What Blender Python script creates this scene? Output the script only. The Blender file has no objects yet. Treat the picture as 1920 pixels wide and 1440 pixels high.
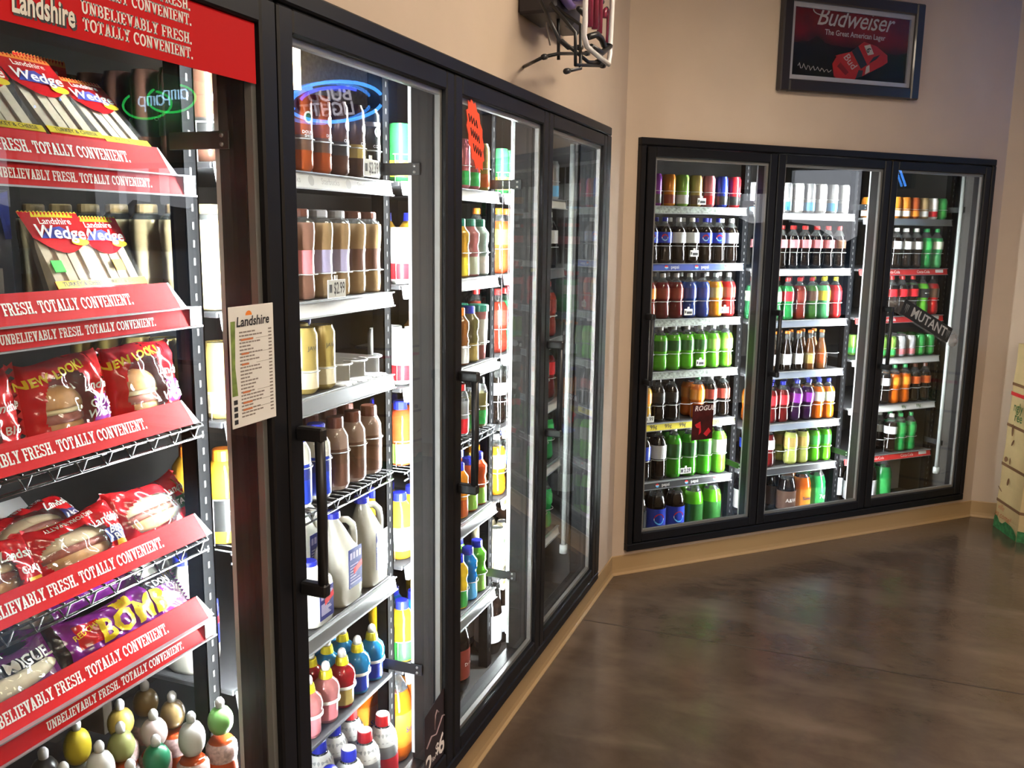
import bpy, bmesh, math, random
from mathutils import Vector, Matrix
random.seed(7)
SC = bpy.context.scene
COL = SC.collection

# ------------------------------------------------------------------ camera
cam_d = bpy.data.cameras.new('camera'); cam = bpy.data.objects.new('camera', cam_d); COL.objects.link(cam)
cam_d.sensor_width = 36.0; cam_d.lens = 1674.62 / 1920 * 36; cam_d.clip_start = 0.02; cam_d.clip_end = 500
_r = Vector((0.9348, 0.3548, 0.0130)); _u = Vector((-0.0719, 0.1532, 0.9856)); _d = Vector((-0.3477, 0.9223, -0.1687))
cam.matrix_world = Matrix(((_r.x, _u.x, -_d.x, 1.01914), (_r.y, _u.y, -_d.y, -2.40731), (_r.z, _u.z, -_d.z, 1.68896), (0, 0, 0, 1)))
SC.camera = cam
# ------------------------------------------------------------------ world, exposure
SC.view_settings.view_transform = 'Standard'; SC.view_settings.look = 'None'
SC.view_settings.gamma = 1.0; SC.view_settings.use_curve_mapping = False
SC.view_settings.exposure = 0.0
W = bpy.data.worlds.new('dusk_sky'); SC.world = W; W.use_nodes = True
nt = W.node_tree; nt.nodes.clear()
_o = nt.nodes.new('ShaderNodeOutputWorld'); _b = nt.nodes.new('ShaderNodeBackground'); _tc = nt.nodes.new('ShaderNodeTexCoord')
_sx = nt.nodes.new('ShaderNodeSeparateXYZ'); _cr = nt.nodes.new('ShaderNodeValToRGB')
nt.links.new(_tc.outputs['Generated'], _sx.inputs[0]); nt.links.new(_sx.outputs['Z'], _cr.inputs[0])
_cr.color_ramp.elements[0].position = 0.0; _cr.color_ramp.elements[0].color = (.55, .50, .52, 1)
_cr.color_ramp.elements[1].position = 0.35; _cr.color_ramp.elements[1].color = (.36, .47, .66, 1)
nt.links.new(_cr.outputs[0], _b.inputs[0]); nt.links.new(_b.outputs[0], _o.inputs[0]); _b.inputs[1].default_value = 7.0
SC.cycles.max_bounces = 6; SC.cycles.diffuse_bounces = 3; SC.cycles.glossy_bounces = 3; SC.cycles.transmission_bounces = 4
SC.cycles.transparent_max_bounces = 24; SC.cycles.caustics_reflective = False; SC.cycles.caustics_refractive = False
SC.cycles.sample_clamp_indirect = 4.0; SC.cycles.use_denoising = True
# light strengths (W/m2-ish emission) kept here for tuning
ROOM_LIGHT = 26.0      # ceiling troffers
COOLER_LIGHT = 265.0   # mullion lamps
NEON = 10.0

# ------------------------------------------------------------------ materials
_M = {}
def _new(name):
    m = bpy.data.materials.new(name); m.use_nodes = True; nt = m.node_tree; nt.nodes.clear()
    return m, nt, nt.nodes.new('ShaderNodeOutputMaterial')
def pm(name, col, rough=.5, metal=0., coat=0., noise=0., nscale=20., bump=0., spec=.5):
    if name in _M: return _M[name]
    m, nt, out = _new(name); p = nt.nodes.new('ShaderNodeBsdfPrincipled'); nt.links.new(p.outputs[0], out.inputs[0])
    p.inputs['Base Color'].default_value = (*col, 1); p.inputs['Roughness'].default_value = rough; p.inputs['Metallic'].default_value = metal
    p.inputs['Coat Weight'].default_value = coat; p.inputs['Coat Roughness'].default_value = .06; p.inputs['Specular IOR Level'].default_value = spec
    if noise or bump:
        tc = nt.nodes.new('ShaderNodeTexCoord'); n = nt.nodes.new('ShaderNodeTexNoise'); n.inputs['Scale'].default_value = nscale; n.inputs['Detail'].default_value = 6
        nt.links.new(tc.outputs['Object'], n.inputs['Vector'])
        if noise:
            r = nt.nodes.new('ShaderNodeValToRGB'); r.color_ramp.elements[0].position = .3; r.color_ramp.elements[1].position = .7
            r.color_ramp.elements[0].color = (*[c * (1 - noise) for c in col], 1); r.color_ramp.elements[1].color = (*[min(1, c * (1 + noise)) for c in col], 1)
            nt.links.new(n.outputs[0], r.inputs[0]); nt.links.new(r.outputs[0], p.inputs['Base Color'])
        if bump:
            b = nt.nodes.new('ShaderNodeBump'); b.inputs['Strength'].default_value = bump; b.inputs['Distance'].default_value = .01
            nt.links.new(n.outputs[0], b.inputs['Height']); nt.links.new(b.outputs[0], p.inputs['Normal'])
    _M[name] = m; return m
def emit(name, col, st):
    if name in _M: return _M[name]
    m, nt, out = _new(name); e = nt.nodes.new('ShaderNodeEmission'); e.inputs[0].default_value = (*col, 1); e.inputs[1].default_value = st
    nt.links.new(e.outputs[0], out.inputs[0]); _M[name] = m; return m
def clear(name, tint, refl=1.5, rough=.0, body=0., bodycol=(1, 1, 1)):
    """thin see-through sheet: transparent + fresnel gloss on its outer side, with a share of milky body"""
    if name in _M: return _M[name]
    m, nt, out = _new(name); N = nt.nodes; L = nt.links
    t = N.new('ShaderNodeBsdfTransparent'); t.inputs[0].default_value = (*tint, 1)
    g = N.new('ShaderNodeBsdfGlossy'); g.inputs['Roughness'].default_value = rough
    f = N.new('ShaderNodeFresnel'); f.inputs[0].default_value = refl
    ge = N.new('ShaderNodeNewGeometry'); sub = N.new('ShaderNodeMath'); sub.operation = 'SUBTRACT'; sub.inputs[0].default_value = 1; L.new(ge.outputs['Backfacing'], sub.inputs[1])
    mu = N.new('ShaderNodeMath'); mu.operation = 'MULTIPLY'; L.new(f.outputs[0], mu.inputs[0]); L.new(sub.outputs[0], mu.inputs[1])
    a = t
    if body:
        d = N.new('ShaderNodeBsdfDiffuse'); d.inputs[0].default_value = (*bodycol, 1); tr = N.new('ShaderNodeBsdfTranslucent'); tr.inputs[0].default_value = (*bodycol, 1)
        dm = N.new('ShaderNodeMixShader'); dm.inputs[0].default_value = .4; L.new(d.outputs[0], dm.inputs[1]); L.new(tr.outputs[0], dm.inputs[2])
        a = N.new('ShaderNodeMixShader'); a.inputs[0].default_value = body; L.new(t.outputs[0], a.inputs[1]); L.new(dm.outputs[0], a.inputs[2])
    mx = N.new('ShaderNodeMixShader'); L.new(mu.outputs[0], mx.inputs[0]); L.new(a.outputs[0], mx.inputs[1]); L.new(g.outputs[0], mx.inputs[2])
    L.new(mx.outputs[0], out.inputs[0]); _M[name] = m; return m
def liquid(name, col, trans=.5, rough=.06):
    """drink seen through a bottle wall: scattering body that lets light through, glossy skin"""
    if name in _M: return _M[name]
    m, nt, out = _new(name); N = nt.nodes; L = nt.links
    d = N.new('ShaderNodeBsdfDiffuse'); d.inputs[0].default_value = (*col, 1); tr = N.new('ShaderNodeBsdfTranslucent'); tr.inputs[0].default_value = (*[min(1, c ** .6) for c in col], 1)
    a = N.new('ShaderNodeMixShader'); a.inputs[0].default_value = trans; L.new(d.outputs[0], a.inputs[1]); L.new(tr.outputs[0], a.inputs[2])
    g = N.new('ShaderNodeBsdfGlossy'); g.inputs['Roughness'].default_value = rough
    f = N.new('ShaderNodeFresnel'); f.inputs[0].default_value = 1.65
    mx = N.new('ShaderNodeMixShader'); L.new(f.outputs[0], mx.inputs[0]); L.new(a.outputs[0], mx.inputs[1]); L.new(g.outputs[0], mx.inputs[2])
    nz = N.new('ShaderNodeTexNoise'); nz.inputs['Scale'].default_value = 45; tc = N.new('ShaderNodeTexCoord'); L.new(tc.outputs['Object'], nz.inputs['Vector'])
    b = N.new('ShaderNodeBump'); b.inputs['Strength'].default_value = .12; b.inputs['Distance'].default_value = .004; L.new(nz.outputs[0], b.inputs['Height'])
    L.new(b.outputs[0], g.inputs['Normal']); L.new(mx.outputs[0], out.inputs[0]); _M[name] = m; return m

BLACK = pm('black_aluminium', (.006, .006, .0075), .42, .0, .0, spec=.28)
BLACKP = pm('black_plastic', (.010, .010, .011), .38)
SILVER = pm('brushed_aluminium', (.55, .56, .57), .34, .85)
SPACER = pm('grey_glazing_spacer', (.30, .29, .28), .4, .5)
MULL = pm('dark_grey_mullion', (.014, .0125, .012), .5, .0, spec=.2)
CHROME = pm('screw_steel', (.6, .6, .6), .3, .9)
PRINT = pm('dark_print', (.02, .02, .025), .5)
WHITEP = pm('white_plastic', (.80, .81, .82), .35)
CARD = pm('white_card', (.78, .77, .74), .55)
REDC = pm('red_print', (.56, .007, .010), .6, spec=.12)
INK = pm('pale_ink', (.88, .82, .79), .5)
LAMP = emit('lamp_diffuser', (.95, .985, 1.0), COOLER_LIGHT)
TROFFER = emit('troffer_diffuser', (1.0, .84, .66), ROOM_LIGHT)
GLASS = clear('door_glass', (.975, .985, .98), 1.45)
GLASS2 = clear('inner_door_glass', (.975, .985, .98), 1.24)
WINGLASS = clear('window_glass', (.9, .94, .95), 1.45)
GUARD = clear('clear_guard_plastic', (.95, .96, .96), 1.5, .08, .55, (.85, .87, .87))
FILM = clear('clear_film', (.95, .95, .95), 1.55, .08, .06)
NECK = clear('clear_bottle_neck', (.80, .82, .82), 1.6, .04, .12, (.7, .72, .72))

# ------------------------------------------------------------------ mesh builder
class MB:
    def __init__(s): s.v = []; s.f = []; s.m = []; s.sm = []
    def add(s, vs, fs, mi=0, smooth=False):
        o = len(s.v); s.v += [tuple(v) for v in vs]
        for k, f in enumerate(fs): s.f.append(tuple(o + i for i in f)); s.m.append(mi[k] if isinstance(mi, (list, tuple)) else mi); s.sm.append(smooth)
        return s
    def box(s, x0, y0, z0, x1, y1, z1, mi=0):
        v = [(x0, y0, z0), (x1, y0, z0), (x1, y1, z0), (x0, y1, z0), (x0, y0, z1), (x1, y0, z1), (x1, y1, z1), (x0, y1, z1)]
        return s.add(v, [(0, 3, 2, 1), (4, 5, 6, 7), (0, 1, 5, 4), (1, 2, 6, 5), (2, 3, 7, 6), (3, 0, 4, 7)], mi)
    def bbox(s, x0, y0, z0, x1, y1, z1, b=.004, mi=0):
        """chamfered box"""
        xs = (x0, x0 + b, x1 - b, x1); ys = (y0, y0 + b, y1 - b, y1); zs = (z0, z0 + b, z1 - b, z1)
        bm = bmesh.new()
        for ix in (0, 1, 2, 3):
            for iy in (0, 1, 2, 3):
                for iz in (0, 1, 2, 3):
                    if sum(k in (0, 3) for k in (ix, iy, iz)) == 1: bm.verts.new((xs[ix], ys[iy], zs[iz]))
        bmesh.ops.convex_hull(bm, input=bm.verts); bmesh.ops.dissolve_limit(bm, angle_limit=.02, verts=bm.verts, edges=bm.edges)
        bm.verts.index_update(); s.add([v.co[:] for v in bm.verts], [[v.index for v in f.verts] for f in bm.faces], mi); bm.free(); return s
    def lathe(s, prof, seg=20, mi=0, cx=0, cy=0, smooth=True, cap0=True, cap1=True, split=None, z0=0.):
        vs = []; fs = []; ms = []
        for z, r in prof:
            for k in range(seg): a = 2 * math.pi * k / seg; vs.append((cx + r * math.cos(a), cy + r * math.sin(a), z0 + z))
        for i in range(len(prof) - 1):
            for k in range(seg):
                k2 = (k + 1) % seg; fs.append((i * seg + k, i * seg + k2, (i + 1) * seg + k2, (i + 1) * seg + k))
                ms.append(mi if split is None or prof[i][0] < split - 1e-6 else mi + 1)
        if cap0: fs.append(tuple(range(seg))[::-1]); ms.append(mi)
        if cap1: fs.append(tuple((len(prof) - 1) * seg + k for k in range(seg))); ms.append(ms[-2] if len(ms) > 1 else mi)
        return s.add(vs, fs, ms, smooth)
    def tube(s, pts, r, seg=8, mi=0, closed=False, smooth=True):
        P = [Vector(p) for p in pts]; n = len(P); vs = []; fs = []; up = None
        for i, p in enumerate(P):
            a = P[i - 1] if (i > 0 or closed) else p; b = P[(i + 1) % n] if (i < n - 1 or closed) else p
            t = (b - a).normalized()
            if up is None: up = Vector((0, 0, 1)) if abs(t.z) < .9 else Vector((1, 0, 0))
            e1 = (up - t * up.dot(t)); e1 = e1.normalized() if e1.length > 1e-6 else t.orthogonal().normalized(); up = e1; e2 = t.cross(e1)
            for k in range(seg): w = 2 * math.pi * k / seg; vs.append(p + (e1 * math.cos(w) + e2 * math.sin(w)) * r)
        for i in range(n if closed else n - 1):
            j = (i + 1) % n
            for k in range(seg): k2 = (k + 1) % seg; fs.append((i * seg + k, i * seg + k2, j * seg + k2, j * seg + k))
        if not closed: fs.append(tuple(range(seg))[::-1]); fs.append(tuple((n - 1) * seg + k for k in range(seg)))
        return s.add(vs, fs, mi, smooth)
    def prism(s, poly, y0, y1, mi=0):
        """polygon given in (x, z), thick along y"""
        n = len(poly); v = [(x, y0, z) for x, z in poly] + [(x, y1, z) for x, z in poly]
        f = [tuple(range(n)), tuple(range(n, 2 * n))[::-1]] + [(i, i + n, (i + 1) % n + n, (i + 1) % n) for i in range(n)]
        return s.add(v, f, mi)
    def xform(s, fn): s.v = [tuple(fn(*p)) for p in s.v]; return s
    def mesh(s, name, mats):
        me = bpy.data.meshes.new(name); me.from_pydata(s.v, [], s.f)
        for m in (mats if isinstance(mats, (list, tuple)) else [mats]): me.materials.append(m)
        me.polygons.foreach_set('material_index', s.m); me.polygons.foreach_set('use_smooth', s.sm); me.update(); return me
    def obj(s, name, mats, parent=None): return ob(name, s.mesh(name, mats), parent)
def ob(name, me, parent=None, loc=None):
    o = bpy.data.objects.new(name, me); COL.objects.link(o)
    if parent is not None: o.parent = parent
    if loc is not None: o.location = loc
    return o
def tag(o, label, cat, group=None):
    o['label'] = label; o['category'] = cat
    if group: o['group'] = group
    return o
def struct(o, label=None):
    o['kind'] = 'structure'
    if label: o['label'] = label
    return o
def rotx(a, y0=0, z0=0):
    c, s_ = math.cos(a), math.sin(a)
    return lambda x, y, z: (x, y0 + (y - y0) * c - (z - z0) * s_, z0 + (y - y0) * s_ + (z - z0) * c)

# frames: local x along the wall, local y into the cooler, z up
class Frame:
    def __init__(s, o, ang): s.o = Vector(o); s.a = ang; s.X = Vector((math.cos(ang), math.sin(ang), 0)); s.Y = Vector((-math.sin(ang), math.cos(ang), 0))
    def P(s, x, y, z): return s.o + s.X * x + s.Y * y + Vector((0, 0, z))
    def put(s, o, x=0, y=0, z=0, rz=0): o.location = s.P(x, y, z); o.rotation_euler = (0, 0, s.a + rz); return o
YC = 1.7343
FA = Frame((0, 0, 0), math.pi / 2)
FB = Frame((0, YC, 0), math.pi / 4)
FS = Frame(FB.P(0, .06, 0), math.pi / 4)   # far cooler shelving stands a little deeper
FC = Frame((1.797, 3.531, 0), 0.0)

# ------------------------------------------------------------------ lettering
_T = {}
def text(body, size, bold=0., shear=0., spacing=1.):
    """upright lettering facing -y, centred, as vertex/face lists"""
    key = (body, round(size, 4), bold, shear, spacing)
    if key in _T: return _T[key]
    cu = bpy.data.curves.new('t', 'FONT'); cu.body = body; cu.size = size; cu.offset = bold * size; cu.shear = shear; cu.align_x = 'CENTER'; cu.align_y = 'CENTER'; cu.resolution_u = 2; cu.space_character = spacing; cu.space_line = .85
    o = bpy.data.objects.new('t', cu); me = bpy.data.meshes.new_from_object(o)
    V = [v.co[:] for v in me.vertices]; F = [tuple(p.vertices) for p in me.polygons]
    bpy.data.objects.remove(o); bpy.data.curves.remove(cu); bpy.data.meshes.remove(me)
    _T[key] = ([(x, 0, y) for x, y, z in V], F); return _T[key]
def lettering(mb, body, size, x=0, y=0, z=0, mi=0, fn=None, rot=0., fine=0., **k):
    V, F = text(body, size, **k)
    if fine: V, F = finer(V, F, fine)
    c, s_ = math.cos(rot), math.sin(rot)
    V = [(x + px * c - pz * s_, y, z + px * s_ + pz * c) for px, _, pz in V]
    if fn: V = [fn(*v) for v in V]
    return mb.add(V, F, mi)
def finer(V, F, lim):
    bm = bmesh.new(); vv = [bm.verts.new(v) for v in V]
    for f in F:
        try: bm.faces.new([vv[i] for i in f])
        except ValueError: pass
    for _ in range(4):
        es = [e for e in bm.edges if e.calc_length() > lim]
        if not es: break
        bmesh.ops.subdivide_edges(bm, edges=es, cuts=1); bmesh.ops.triangulate(bm, faces=bm.faces)
    bm.verts.index_update(); out = ([v.co[:] for v in bm.verts], [tuple(v.index for v in f.verts) for f in bm.faces]); bm.free(); return out
def _arc(cx, cy, rx, ry, a0, a1, th, n=10):
    q = []
    for i in range(n):
        p = []
        for a in (a0 + (a1 - a0) * i / n, a0 + (a1 - a0) * (i + 1) / n):
            c, s_ = math.cos(math.radians(a)), math.sin(math.radians(a)); p.append(((cx + rx * c, cy + ry * s_), (cx + (rx - th) * c, cy + (ry - th * .8) * s_)))
        q.append([p[0][1], p[0][0], p[1][0], p[1][1]])
    return q
def _R(x0, y0, x1, y1): return [[(x0, y0), (x1, y0), (x1, y1), (x0, y1)]]
_st = _R(.08, 0, .28, 1)
SLAB = {
 'I': (_R(.1, 0, .3, 1) + _R(0, 0, .4, .13) + _R(0, .87, .4, 1), .46),
 'L': (_st + _R(0, .87, .38, 1) + _R(0, 0, .66, .13) + _R(.53, 0, .66, .34), .72),
 'E': (_st + _R(0, 0, .66, .13) + _R(0, .87, .66, 1) + _R(.53, 0, .66, .3) + _R(.53, .7, .66, 1) + _R(.28, .44, .52, .57), .73),
 'F': (_st + _R(0, .87, .64, 1) + _R(.51, .68, .64, 1) + _R(.28, .42, .52, .55) + _R(0, 0, .4, .13), .69),
 'T': (_R(.27, 0, .47, 1) + _R(0, .87, .74, 1) + _R(0, .66, .13, 1) + _R(.61, .66, .74, 1) + _R(.17, 0, .57, .13), .79),
 'H': (_st + _R(.52, 0, .72, 1) + _R(.28, .44, .52, .57) + _R(0, 0, .36, .13) + _R(0, .87, .36, 1) + _R(.44, 0, .8, .13) + _R(.44, .87, .8, 1), .86),
 'N': (_R(.08, 0, .24, 1) + _R(.58, 0, .74, 1) + [[(.08, 1), (.52, 0), (.74, 0), (.3, 1)]] + _R(0, .87, .24, 1) + _R(0, 0, .34, .13) + _R(.48, .87, .84, 1), .89),
 'V': ([[(.08, 1), (.32, 0), (.5, 0), (.3, 1)], [(.52, 1), (.32, 0), (.5, 0), (.74, 1)]] + _R(0, .87, .38, 1) + _R(.44, .87, .82, 1), .80),
 'Y': ([[(.06, 1), (.3, .42), (.5, .42), (.28, 1)], [(.54, 1), (.32, .42), (.5, .42), (.76, 1)]] + _R(.3, 0, .5, .48) + _R(0, .87, .36, 1) + _R(.46, .87, .82, 1) + _R(.18, 0, .62, .13), .80),
 'A': ([[(.3, 1), (.08, 0), (.28, 0), (.5, 1)], [(.32, 1), (.54, 0), (.76, 0), (.52, 1)]] + _R(.24, .24, .6, .36) + _R(0, 0, .36, .13) + _R(.46, 0, .84, .13), .86),
 'B': (_st + _R(0, 0, .4, .13) + _R(0, .87, .4, 1) + _R(.2, .44, .42, .56) + _arc(.38, .73, .28, .27, -90, 90, .18, 6) + _arc(.38, .28, .32, .28, -90, 90, .18, 6), .76),
 'R': (_st + _R(0, 0, .38, .13) + _R(0, .87, .4, 1) + _R(.2, .44, .42, .56) + _arc(.38, .72, .3, .28, -90, 90, .18, 6) + [[(.36, .5), (.54, 0), (.74, 0), (.56, .5)]] + _R(.52, 0, .84, .13), .86),
 'C': (_arc(.4, .5, .4, .5, 45, 315, .19, 12) + _R(.62, .62, .73, .95), .78),
 'O': (_arc(.4, .5, .4, .5, 0, 360, .19, 16), .85),
 'S': (_arc(.34, .73, .32, .27, 20, 270, .16, 8) + _arc(.34, .28, .34, .28, -160, 90, .16, 8) + _R(.54, .68, .64, .98) + _R(0, .02, .1, .32), .74),
 'U': (_R(.1, .33, .3, 1) + _R(.56, .33, .72, 1) + _R(0, .87, .4, 1) + _R(.46, .87, .82, 1) + _arc(.41, .35, .31, .35, 180, 360, .2, 8), .87),
 '.': (_R(.02, 0, .24, .2), .32), ' ': ([], .42)}
def slab_width(t): return sum(SLAB[c][1] for c in t)
def slab(mb, t, h, x_right, y, z, mi=0, squeeze=1., fn=None):
    """slab-serif capitals ending at x_right, cap height h"""
    x = x_right - slab_width(t) * h * squeeze
    for c in t:
        for q in SLAB[c][0]:
            V = [(x + px * h * squeeze, y, z + pz * h) for px, pz in q]
            if fn: V = [fn(*v) for v in V]
            mb.add(V, [tuple(range(len(V)))], mi)
        x += SLAB[c][1] * h * squeeze
    return mb

# ------------------------------------------------------------------ room shell
def wall_mat():
    m = pm('tan_wall_paint', (.57, .455, .35), .62, noise=.05, nscale=3.0, bump=.03); return m
WALL = wall_mat()
BASE = pm('tan_vinyl_cove_base', (.42, .28, .135), .45)
def floor_mat():
    m, nt, out = _new('polished_brown_concrete'); N = nt.nodes; L = nt.links
    p = N.new('ShaderNodeBsdfPrincipled'); L.new(p.outputs[0], out.inputs[0]); tc = N.new('ShaderNodeTexCoord')
    def noise(sc, det, dist=0., st=None):
        n = N.new('ShaderNodeTexNoise'); n.inputs['Scale'].default_value = sc; n.inputs['Detail'].default_value = det; n.inputs['Distortion'].default_value = dist; n.inputs['Roughness'].default_value = .62
        if st:
            mp = N.new('ShaderNodeMapping'); mp.inputs['Scale'].default_value = st; mp.inputs['Rotation'].default_value = (0, 0, -.5); L.new(tc.outputs['Object'], mp.inputs[0]); L.new(mp.outputs[0], n.inputs['Vector'])
        else: L.new(tc.outputs['Object'], n.inputs['Vector'])
        return n
    def ramp(src, a, ca, b, cb):
        r = N.new('ShaderNodeValToRGB'); r.color_ramp.elements[0].position = a; r.color_ramp.elements[0].color = (*ca, 1); r.color_ramp.elements[1].position = b; r.color_ramp.elements[1].color = (*cb, 1); L.new(src.outputs[0], r.inputs[0]); return r
    a = ramp(noise(1.1, 8, .4), .3, (.066, .046, .033), .72, (.140, .103, .077))
    b = ramp(noise(7, 9, .5), .25, (.70, .68, .66), .62, (1.05, 1.05, 1.05))
    mu = N.new('ShaderNodeMixRGB'); mu.blend_type = 'MULTIPLY'; mu.inputs[0].default_value = .75; L.new(a.outputs[0], mu.inputs[1]); L.new(b.outputs[0], mu.inputs[2])
    c = ramp(noise(1.4, 3, .3, (1, 2.6, 1)), .50, (0, 0, 0), .78, (1, 1, 1))
    cm_ = N.new('ShaderNodeMath'); cm_.operation = 'MULTIPLY'; cm_.inputs[1].default_value = .45; L.new(c.outputs[0], cm_.inputs[0]); sc = N.new('ShaderNodeMixRGB'); L.new(cm_.outputs[0], sc.inputs[0]); L.new(mu.outputs[0], sc.inputs[1]); sc.inputs[2].default_value = (.24, .19, .145, 1)
    L.new(sc.outputs[0], p.inputs['Base Color'])
    rr = ramp(noise(4, 6, .8), .3, (.10, .10, .10), .75, (.19, .19, .19)); L.new(rr.outputs[0], p.inputs['Roughness'])
    bp = N.new('ShaderNodeBump'); bp.inputs['Strength'].default_value = .06; bp.inputs['Distance'].default_value = .02; L.new(noise(30, 5).outputs[0], bp.inputs['Height']); L.new(bp.outputs[0], p.inputs['Normal'])
    p.inputs['Specular IOR Level'].default_value = .85
    return m
FLOORM = floor_mat()
fl = MB().box(-.05, -6.0, -.1, 5.1, 3.6, 0).obj('floor', FLOORM); struct(fl, 'polished brown concrete shop floor')
jm = MB().box(.02, 1.184, 0, 4.9, 1.190, .0006).obj('floor_joint', pm('joint_filler', (.04, .027, .02), .6), fl)
ce = MB().box(-.1, -6.1, 3.1, 5.1, 3.6, 3.2).obj('ceiling', pm('ceiling_tile', (.62, .58, .52), .8, noise=.06, nscale=40)); struct(ce)
ZB, ZT = .124, 2.124
A0, A1 = -1.83, 1.371
B0, B1 = .068, 2.4325
w = MB().box(A0, 0, ZT, A1, .06, 3.1).box(A0, 0, 0, A1, .06, ZB).box(A1, 0, 0, YC + .02, .06, 3.1).box(-6, 0, 0, A0, .06, 3.1)
struct(FA.put(w.obj('wall_left', WALL)), 'tan painted wall above and beside the near cooler')
w = MB().box(B0, 0, ZT, B1, .06, 3.1).box(B0, 0, 0, B1, .06, ZB).box(0, 0, 0, B0, .06, 3.1).box(B1, 0, 0, 2.541, .06, 3.1)
struct(FB.put(w.obj('wall_back', WALL)), 'tan painted wall around the far cooler')
# wall C with a shop window, opposite wall with two windows, rear wall
w = MB().box(0, 0, 0, 2.2, .1, 3.1).box(2.2, 0, 2.2, 3.1, .1, 3.1).box(2.2, 0, 0, 3.1, .1, .55).box(3.1, 0, 0, 3.3, .1, 3.1)
struct(FC.put(w.obj('wall_right', WALL)), 'tan painted wall turning towards the shop window')
w = MB()
for y0, y1, z0, z1 in ((-6, 1.62, 0, 3.1), (1.97, 2.10, 0, 3.1), (2.78, 3.63, 0, 3.1), (1.62, 1.97, 0, .9), (1.62, 1.97, 2.12, 3.1), (2.10, 2.78, 0, .9), (2.10, 2.78, 2.34, 3.1)): w.box(5.0, y0, z0, 5.1, y1, z1)
struct(w.obj('wall_front', WALL))
struct(MB().box(-.1, -6.1, 0, 5.1, -6.0, 3.1).obj('wall_rear', WALL))
wn = 0
def window(fr_obj, x0, x1, z0, z1, fn, bars=()):
    global wn; wn += 1
    m = MB().box(x0, .02, z0, x0 + .04, .08, z1).box(x1 - .04, .02, z0, x1, .08, z1).box(x0 + .04, .02, z0, x1 - .04, .08, z0 + .04).box(x0 + .04, .02, z1 - .04, x1 - .04, .08, z1)
    for b in bars: m.box(b - .025, .02, z0 + .04, b + .025, .08, z1 - .04)
    o = fn(m.obj('window_%d' % wn, pm('bronze_window_frame', (.05, .04, .035), .4, .4))); struct(o)
    edges = [x0 + .04] + [e for b in bars for e in (b - .025, b + .025)] + [x1 - .04]
    for k in range(0, len(edges), 2): MB().box(edges[k], .047, z0 + .04, edges[k + 1], .053, z1 - .04).obj('pane', WINGLASS, o)
window(None, 2.2, 3.1, .55, 2.2, lambda o: FC.put(o), bars=(2.65,))
so = MB().box(1.75, 2.05, 2.90, 4.99, 2.25, 3.1).obj('shading_beam', WALL); struct(so, 'unseen ceiling beam added to shade the upper right wall')  # added out of view to cast shade on the upper right wall
FX = Frame((5.0, 0, 0), -math.pi / 2)     # opposite wall: local x runs towards -y
window(None, -1.97, -1.62, .9, 2.12, lambda o: FX.put(o)); window(None, -2.78, -2.10, .9, 2.34, lambda o: FX.put(o))
struct(MB().box(-300, 3.75, -.3, 300, 300, -.12).box(5.2, -300, -.3, 300, 3.75, -.12).obj('ground_outside', pm('asphalt', (.03, .03, .032), .8, noise=.2, nscale=2)))
tl = MB()
rr = random.Random(3)
for base, ang in (((60, -40), math.pi / 2), ((60, 60), math.pi)):
    f = Frame((base[0], base[1], 0), ang); n = 60; hs = [2.2 + 1.8 * rr.random() + 1.2 * math.sin(i * .21) for i in range(n + 1)]
    P = [f.P(i * 2.0, 0, -.3) for i in range(n + 1)]; Q = [f.P(i * 2.0, 0, hs[i]) for i in range(n + 1)]; R_ = [f.P(i * 2.0, 3, -.3) for i in range(n + 1)]
    tl.add(P + Q + R_, [(i, i + 1, n + 2 + i, n + 1 + i) for i in range(n)] + [(n + 1 + i, n + 2 + i, 2 * n + 3 + i, 2 * n + 2 + i) for i in range(n)])
o = tl.obj('distant_treeline', pm('dark_trees', (.012, .014, .014), .9)); o['kind'] = 'stuff'; o['label'] = 'dark line of trees across the road outside'; o['category'] = 'trees'
# cove base strips
def cove(x0, x1, fr, name):
    prof = [(0, 0), (-.013, 0), (-.013, .004), (-.006, .013), (-.0035, .03), (-.0035, .096), (-.001, .1), (0, .1)]
    n = len(prof); V = [(x0, y, z) for y, z in prof] + [(x1, y, z) for y, z in prof]
    F = [(i, (i + 1) % n, (i + 1) % n + n, i + n) for i in range(n)] + [tuple(range(n))[::-1], tuple(range(n, 2 * n))]
    return struct(fr.put(MB().add(V, F).obj(name, BASE)))
cove(-5.9, YC, FA, 'baseboard_left'); cove(0, 2.541, FB, 'baseboard_back'); cove(0, 3.2, FC, 'baseboard_right')
# ceiling troffers
for i, (x, y, rz) in enumerate(((1.35, .35, 0), (2.2, -2.3, 0), (3.9, -2.6, 0), (2.35, -4.6, 0))):
    e = ob('ceiling_light', None, None, (x, y, 3.1)); tag(e, ('recessed ceiling light nearest the far cooler', 'recessed ceiling light beside the near cooler', 'recessed ceiling light by the front windows', 'recessed ceiling light at the rear of the shop')[i], 'light', 'ceiling lights')
    MB().box(-.32, -.62, -.03, .32, -.6, 0).box(-.32, .6, -.03, .32, .62, 0).box(-.32, -.6, -.03, -.3, .6, 0).box(.3, -.6, -.03, .32, .6, 0).obj('frame', WHITEP, e)
    MB().box(-.3, -.6, -.02, .3, .6, -.012).obj('diffuser', TROFFER, e)

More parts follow.
